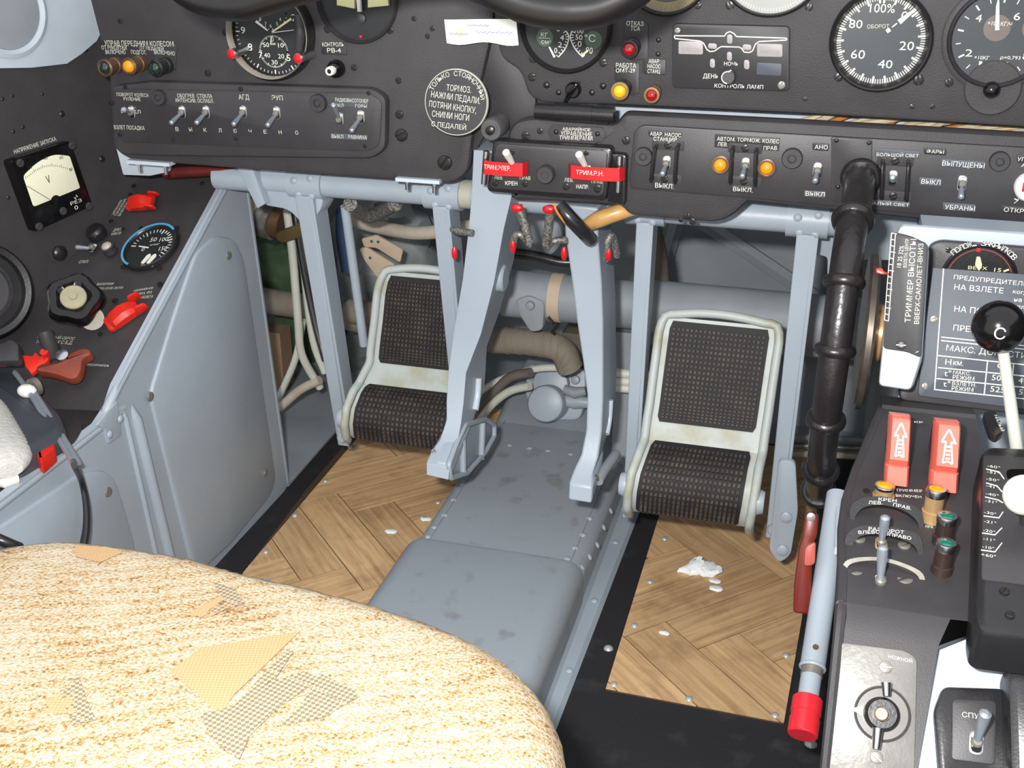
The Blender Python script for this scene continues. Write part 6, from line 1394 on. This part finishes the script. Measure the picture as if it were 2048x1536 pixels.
a_ = W(532, 1153, Z=.322); st.part('fabric_tag', MB().box((a_.x, a_.y-.004, .3165), (.008, .004, .010)), mat('blue_grey_tag', (84, 100, 120), .8), world=True)
st.part('seat_pan', MB().box((-.30, .27, .185), (.40, .44, .03)), BLKS, world=True)
st.part('pedestal', MB().box((-.30, .26, .085), (.24, .30, .17)), GREYD, world=True)

# ================================================================== CRUMB ON THE FLOOR
mb = MB(); c_ = W(1397, 1138, Z=.004)
mb.sphere(c_+V((0, 0, .002)), .02, 36, (1, .62, .4)); mb.sphere(c_+V((.013, -.004, .001)), .011, 24, (1, .7, .4))
for p in mb.v:
    q = V((p.x, p.y, p.z*.5)); p += V((noise.noise(q*90), noise.noise(q*90+V((9, 0, 0))), .6*noise.noise(q*110+V((0, 9, 0)))))*.009 + V((noise.noise(q*300), noise.noise(q*300+V((4, 0, 0))), noise.noise(q*300+V((0, 4, 0)))))*.002
for p in mb.v: p.z = max(p.z, .0028)
solo('white_lump', 'crumpled white lump lying on the right parquet panel', 'debris', mb, SNOW)
for px, py, r_, d in ((1430, 1162, .006, 'small white crumb right beside the big white lump'), (1432, 1177, .007, 'flat white smear just below the big white lump'), (1328, 1266, .005, 'tiny white crumb in the middle of the right parquet panel'), (852, 1038, .006, 'small white crumb beside the tunnel on the left parquet'), (782, 1063, .006, 'flat white crumb in the middle of the left parquet')):
    mb = MB().sphere(W(px, py, Z=.003), r_, 10, (1.2, .8, .3))
    for p in mb.v: p += V((noise.noise(p*400), noise.noise(p*400+V((5, 0, 0))), 0))*.002; p.z = max(p.z, .0028)
    solo('white_crumb', d, 'debris', mb, SNOW, group='white crumbs on the floor')

# ================================================================== YOKE
YOKE = mat('yoke_black', (22, 21, 22), .32, var=.15)
yk = T('control_yoke', 'black control yoke whose horns hang into the top of the picture', 'control yoke', loc=W(850, -300, Y=.70))
hl = Wc([(330, -90, .70), (362, -28, .70), (420, 0, .70), (485, 6, .70), (560, -14, .70), (680, -44, .70), (800, -70, .70)])
yk.part('horn', MB().tube(hl, [.009, .0105, .0112, .0112, .0108, .010, .010], 20, smooth=6), YOKE, world=True)
hr = Wc([(900, -70, .70), (985, -20, .70), (1060, 10, .70), (1140, 20, .70), (1210, 10, .70), (1280, -30, .70), (1310, -90, .70)])
yk.part('horn', MB().tube(hr, [.010, .0112, .0115, .0120, .0116, .0110, .010], 20, smooth=6), YOKE, world=True)
yk.part('hub', MB().tube(Wc([(800, -70, .70), (850, -75, .70), (900, -70, .70)]), .011, 16), YOKE, world=True)
yk.part('column', MB().tube([W(850, -70, Y=.70), W(850, -320, Y=.74), W(850, -420, Y=.99)], .012, 16), YOKE, world=True)
yk.part('cable', MB().tube(Wc([(880, -25, .715), (950, 2, .712), (1040, 44, .708)]), .0012, 6, smooth=3), YOKE, world=True)

# ================================================================== PEDAL BAY
tt_ = T('torque_tube', 'thick grey torque tube crossing the bay behind the right pedal', 'torque tube', loc=(-.15, 1.24, .2))
A = W(1010, 585, Y=1.24); B = W(1420, 625, Y=1.24); zt = (A.z+B.z)/2
tt_.part('tube', MB().tube([(A.x, 1.24, zt), (.09, 1.24, zt)], .028, 32), GREYD, world=True)
tt_.part('sleeve', MB().tube([(W(1300, 600, Y=1.24).x, 1.24, zt), (.09, 1.24, zt)], .0312, 32), GREYD, world=True)
tt_.part('tape_band', MB().tube([(W(1092, 590, Y=1.21).x, 1.24, zt), (W(1116, 590, Y=1.21).x, 1.24, zt)], .0292, 32), TAPE, world=True)
tt_.part('lug', MB().prism(rpoly(ppoly(Fr((0, 1.212, zt), (0, -1, 0)), [(1030, 600), (1058, 590), (1090, 604), (1086, 660), (1062, 664), (1040, 630)]), .006), -.012, .002, .002).xf(Fr((0, 1.212, zt), (0, -1, 0)).M), GREYD, world=True)
tt_.part('lug_bolt', disc(Fr((0, 1.21, zt), (0, -1, 0)), 1059, 613, 9, 0, .006, .002, 12), GREYD, world=True)
tt_.part('dangling_pin', MB().tube(Wc([(1096, 634, 1.205), (1106, 646, 1.205), (1118, 646, 1.2), (1104, 666, 1.2)]), .002, 8), SCRB, world=True)
tt_.part('stay', MB().box((-.20, 1.25, .11), (.03, .03, .22)), GREYD, world=True)
tt_.part('lower_tube', MB().tube([W(1240, 668, Y=1.26), V((.09, 1.26, W(1600, 690, Y=1.26).z))], .0105, 18), GREYD, world=True)
# rib frames on the bulkhead
for x0, y0, x1, y1, d in ((1345, 470, 1320, 560, 'first slanted grey stiffener on the bay bulkhead'), (1460, 480, 1580, 560, 'second slanted grey stiffener on the bay bulkhead')):
    a, b = W(x0, y0, Y=1.66), W(x1, y1, Y=1.66); dr = (b-a).normalized()
    mb = MB().tube([a-dr*.05, b+dr*.2], .012, 6); solo('stiffener', d, 'stiffener', mb, BAYG, group='bulkhead stiffeners', smooth=False)
fr_ = T('bay_frame', 'grey riveted frame plates low in the bay right of the pedals', 'frame', loc=(0, 1.5, 0))
fr_.part('sill', MB().box((0, 1.50, .075), (.4, .02, .15)), BAYG, world=True); fr_.part('ledge', MB().box((0, 1.485, .125), (.4, .03, .008)), GREYD, world=True)
for k, (y0, y1, m_) in enumerate(((872, 880, GREYD), (890, 896, STEELD), (906, 912, CLOTH))):
    cable('hydraulic_pipe', ('upper', 'middle', 'lower')[k]+' thin pipe low behind the hose at the right of the bay', 'pipe', [W(1560, y0, Y=1.36), W(1640, (y0+y1)/2, Y=1.36), W(1760, y1+2, Y=1.36)], .0046, m_, 'thin pipes beside the pedestal')
# conduit elbow and lines at the valve
cd = T('wrapped_conduit', 'thick tape-wrapped conduit bending down to the valve between the arms', 'conduit', loc=W(1140, 730, Y=1.26))
cpth, _ = catmull(Wc([(700, 622, 1.33), (820, 640, 1.31), (960, 676, 1.28), (1060, 684, 1.26), (1120, 698, 1.255), (1140, 735, 1.26)]), [0]*6, 8)
cd.part('hose', MB().tube(cpth, [.0165]*len(cpth), 20), WRAP, world=True)
for k in range(14, len(cpth)-1, 2): cd.part('wrap_turn', torus(cpth[k], (cpth[k+1]-cpth[k-1])+V((.004, 0, .003)), .0165, .0008, 24, 6), WRAP, world=True)
for pts, r_, m_, d in (([(1130, 735, 1.3), (1070, 738, 1.3), (1000, 760, 1.31), (950, 790, 1.32)], .0048, IVORY, 'upper pale line entering the valve from the left'),
                       ([(1062, 745, 1.29), (1020, 755, 1.30), (985, 790, 1.31), (965, 830, 1.32)], .0065, mat('grey_brown_hose', (112, 104, 98), .5), 'grey-brown hose entering the valve from the left'),
                       ([(1060, 772, 1.28), (1020, 782, 1.29), (985, 808, 1.30), (960, 840, 1.31)], .0055, IVORY, 'lower pale line entering the valve from the left')):
    cable('hydraulic_line', d, 'pipe', Wc(pts), r_, m_, 'lines at the valve')
# left bay: green insulation, sheeting, wrapped hose, tubes
def blob(name, label, cat, c, size, mt, amp, fq, group=None):
    mb = MB().sphere(c, 1, 40, size)
    for p in mb.v: d = (p-V(c)).normalized(); p += d*noise.noise(p*fq)*amp + V((noise.noise(p*fq*2.3), noise.noise(p*fq*2.3+V((7, 0, 0))), 0))*amp*.5
    return solo(name, label, cat, mb, mt, group=group)
blob('insulation_bag', 'dark green insulation bag stuffed behind the console in the bay', 'insulation', W(540, 560, Y=1.52), (.10, .06, .20), GREENC, .045, 14)
blob('sheeting_bundle', 'grey-green crumpled sheeting behind the left pedal', 'sheeting', W(770, 560, Y=1.52), (.08, .05, .17), BLUEG, .035, 16)
blob('sheeting_bundle', 'pale grey sheeting bundle beside the left cast arm', 'sheeting', W(880, 500, Y=1.63), (.09, .04, .13), mat('pale_sheeting', (126, 130, 136), .5, var=.1, bump=.4, bscale=40), .02, 14)
hs_ = cable('insulated_hose', 'thick grey quilted hose crossing low behind the left pedal hanger', 'hose', Wc([(470, 592, 1.42), (560, 606, 1.40), (640, 618, 1.38), (720, 640, 1.36), (800, 655, 1.36)]), .0185, WRAP, n=16)
cj = T('pipe_coupling', 'taped silver pipe coupling beside the console in the bay', 'coupling', loc=W(510, 440, Y=1.25))
cj.part('pipe', MB().tube(Wc([(490, 430, 1.26), (545, 445, 1.25)]), .0215, 20), TAPE, world=True)
cj.part('foil_band', MB().tube(Wc([(522, 438, 1.252), (548, 446, 1.25)]), .0222, 20), mat('foil_tape', (150, 146, 138), .35, .6, var=.3, scale=120, bump=.8, bscale=120), world=True)
cj.part('brown_sleeve', MB().tube(Wc([(548, 446, 1.25), (566, 450, 1.25)]), .019, 18), BRONZE, world=True)
cj.part('clamp', MB().prism(rpoly(ppoly(Fr((0, 1.22, .3), (0, -1, 0)), [(552, 466), (610, 444), (614, 470), (566, 486), (552, 480)]), .003), -.012, 0, .001).xf(Fr((0, 1.22, .3), (0, -1, 0)).M), mat('olive_metal', (104, 88, 58), .5, .4), world=True)
for pts, r_, m_, d in (([(574, 420, 1.24), (586, 520, 1.245), (596, 640, 1.25), (604, 710, 1.26), (640, 775, 1.28)], .0055, IVORY, 'leftmost pale vertical tube beside the console'),
                       ([(588, 420, 1.235), (604, 520, 1.24), (628, 640, 1.245), (650, 720, 1.25)], .0046, STEEL, 'bright steel vertical tube beside the left hanger'),
                       ([(602, 430, 1.26), (610, 560, 1.26), (626, 680, 1.265), (650, 745, 1.27)], .005, IVORY, 'pale tube running behind the bright steel tube'),
                       ([(606, 640, 1.30), (590, 720, 1.30), (555, 800, 1.30)], .0048, IVORY, 'pale tube slanting down left to the bay deck'),
                       ([(640, 760, 1.27), (600, 780, 1.27), (560, 815, 1.27)], .0062, CLOTH, 'thick pale tube lying on the bay deck')):
    cable('hydraulic_tube', d, 'pipe', Wc(pts), r_, m_, 'tubes beside the console', 10)
solo('wood_block', 'tan wooden block standing on the bay deck beside the console', 'block', MB().box(W(552, 700, Y=1.42)+V((0, 0, -.02)), (.035, .035, .11)), TAN)
cable('cable_bundle', 'off-white wrapped cable bundle sagging behind the left pedal', 'cable', Wc([(700, 440, 1.30), (760, 455, 1.28), (830, 466, 1.26), (900, 460, 1.25), (960, 450, 1.25)]), .0085, CLOTH)
cable('grey_strap', 'grey braided strap under the shaft behind the left pedal', 'strap', Wc([(700, 408, 1.075), (740, 432, 1.12), (790, 408, 1.075)]), .008, BRAID)
bkt = T('punched_bracket', 'beige punched bracket behind the left pedal', 'bracket', loc=W(760, 500, Y=1.36))
BF_ = Fr((0, 1.36, .3), (.1, -1, 0))
bkt.part('arm', MB().prism(rpoly(ppoly(BF_, [(722, 478), (752, 470), (806, 500), (800, 526), (752, 496), (728, 494)]), .003), -.004, 0, .001).xf(BF_.M), TAPE, world=True)
bkt.part('arm', MB().prism(rpoly(ppoly(BF_, [(718, 498), (732, 494), (790, 530), (780, 560), (755, 556), (728, 520)]), .003), -.004, 0, .001).xf(BF_.M), TAPE, world=True)
for px, py in ((743, 483), (756, 484), (740, 516)): bkt.part('hole', disc(BF_, px, py, 3, -.001, .0006, .0002, 10), mat('teal_hole', (50, 90, 84), .6), world=True)
cable('blue_hose', 'dark blue hose behind the left hanger', 'hose', Wc([(690, 420, 1.32), (690, 480, 1.32), (700, 540, 1.32)]), .012, mat('dark_blue_rubber', (40, 60, 88), .5))
cable('brown_duct', 'brown wrapped duct hanging behind the starboard hanger', 'duct', Wc([(1300, 460, 1.30), (1312, 520, 1.28), (1318, 585, 1.255)]), .014, mat('brown_wrap', (98, 88, 78), .6))
cable('black_harness', 'black harness lying along the top of the torque tube', 'cable', Wc([(1020, 505, 1.22), (1070, 512, 1.215), (1120, 524, 1.215), (1160, 524, 1.22)]), .0065, BLK2)
solo('flange_disc', 'grey round flange behind the bonding straps', 'flange', disc(Fr((0, 1.30, .4), (0, -1, 0)), 1080, 470, 45, -.01, .004, .003, 30), GREYD)
solo('lower_housing', 'brown-grey housing behind the right arm low in the bay', 'housing', MB().box(W(1220, 720, Y=1.40), (.12, .06, .09)), mat('brown_grey_housing', (104, 96, 84), .6))
for k, y in enumerate((748, 764, 778)): cable('hydraulic_line', ('top', 'middle', 'bottom')[k]+' short pale pipe between the starboard hanger and pedal', 'pipe', Wc([(1200, y-6, 1.2), (1260, y, 1.2), (1330, y+6, 1.2)]), .0052, IVORY, 'short pipes behind the starboard pedal')
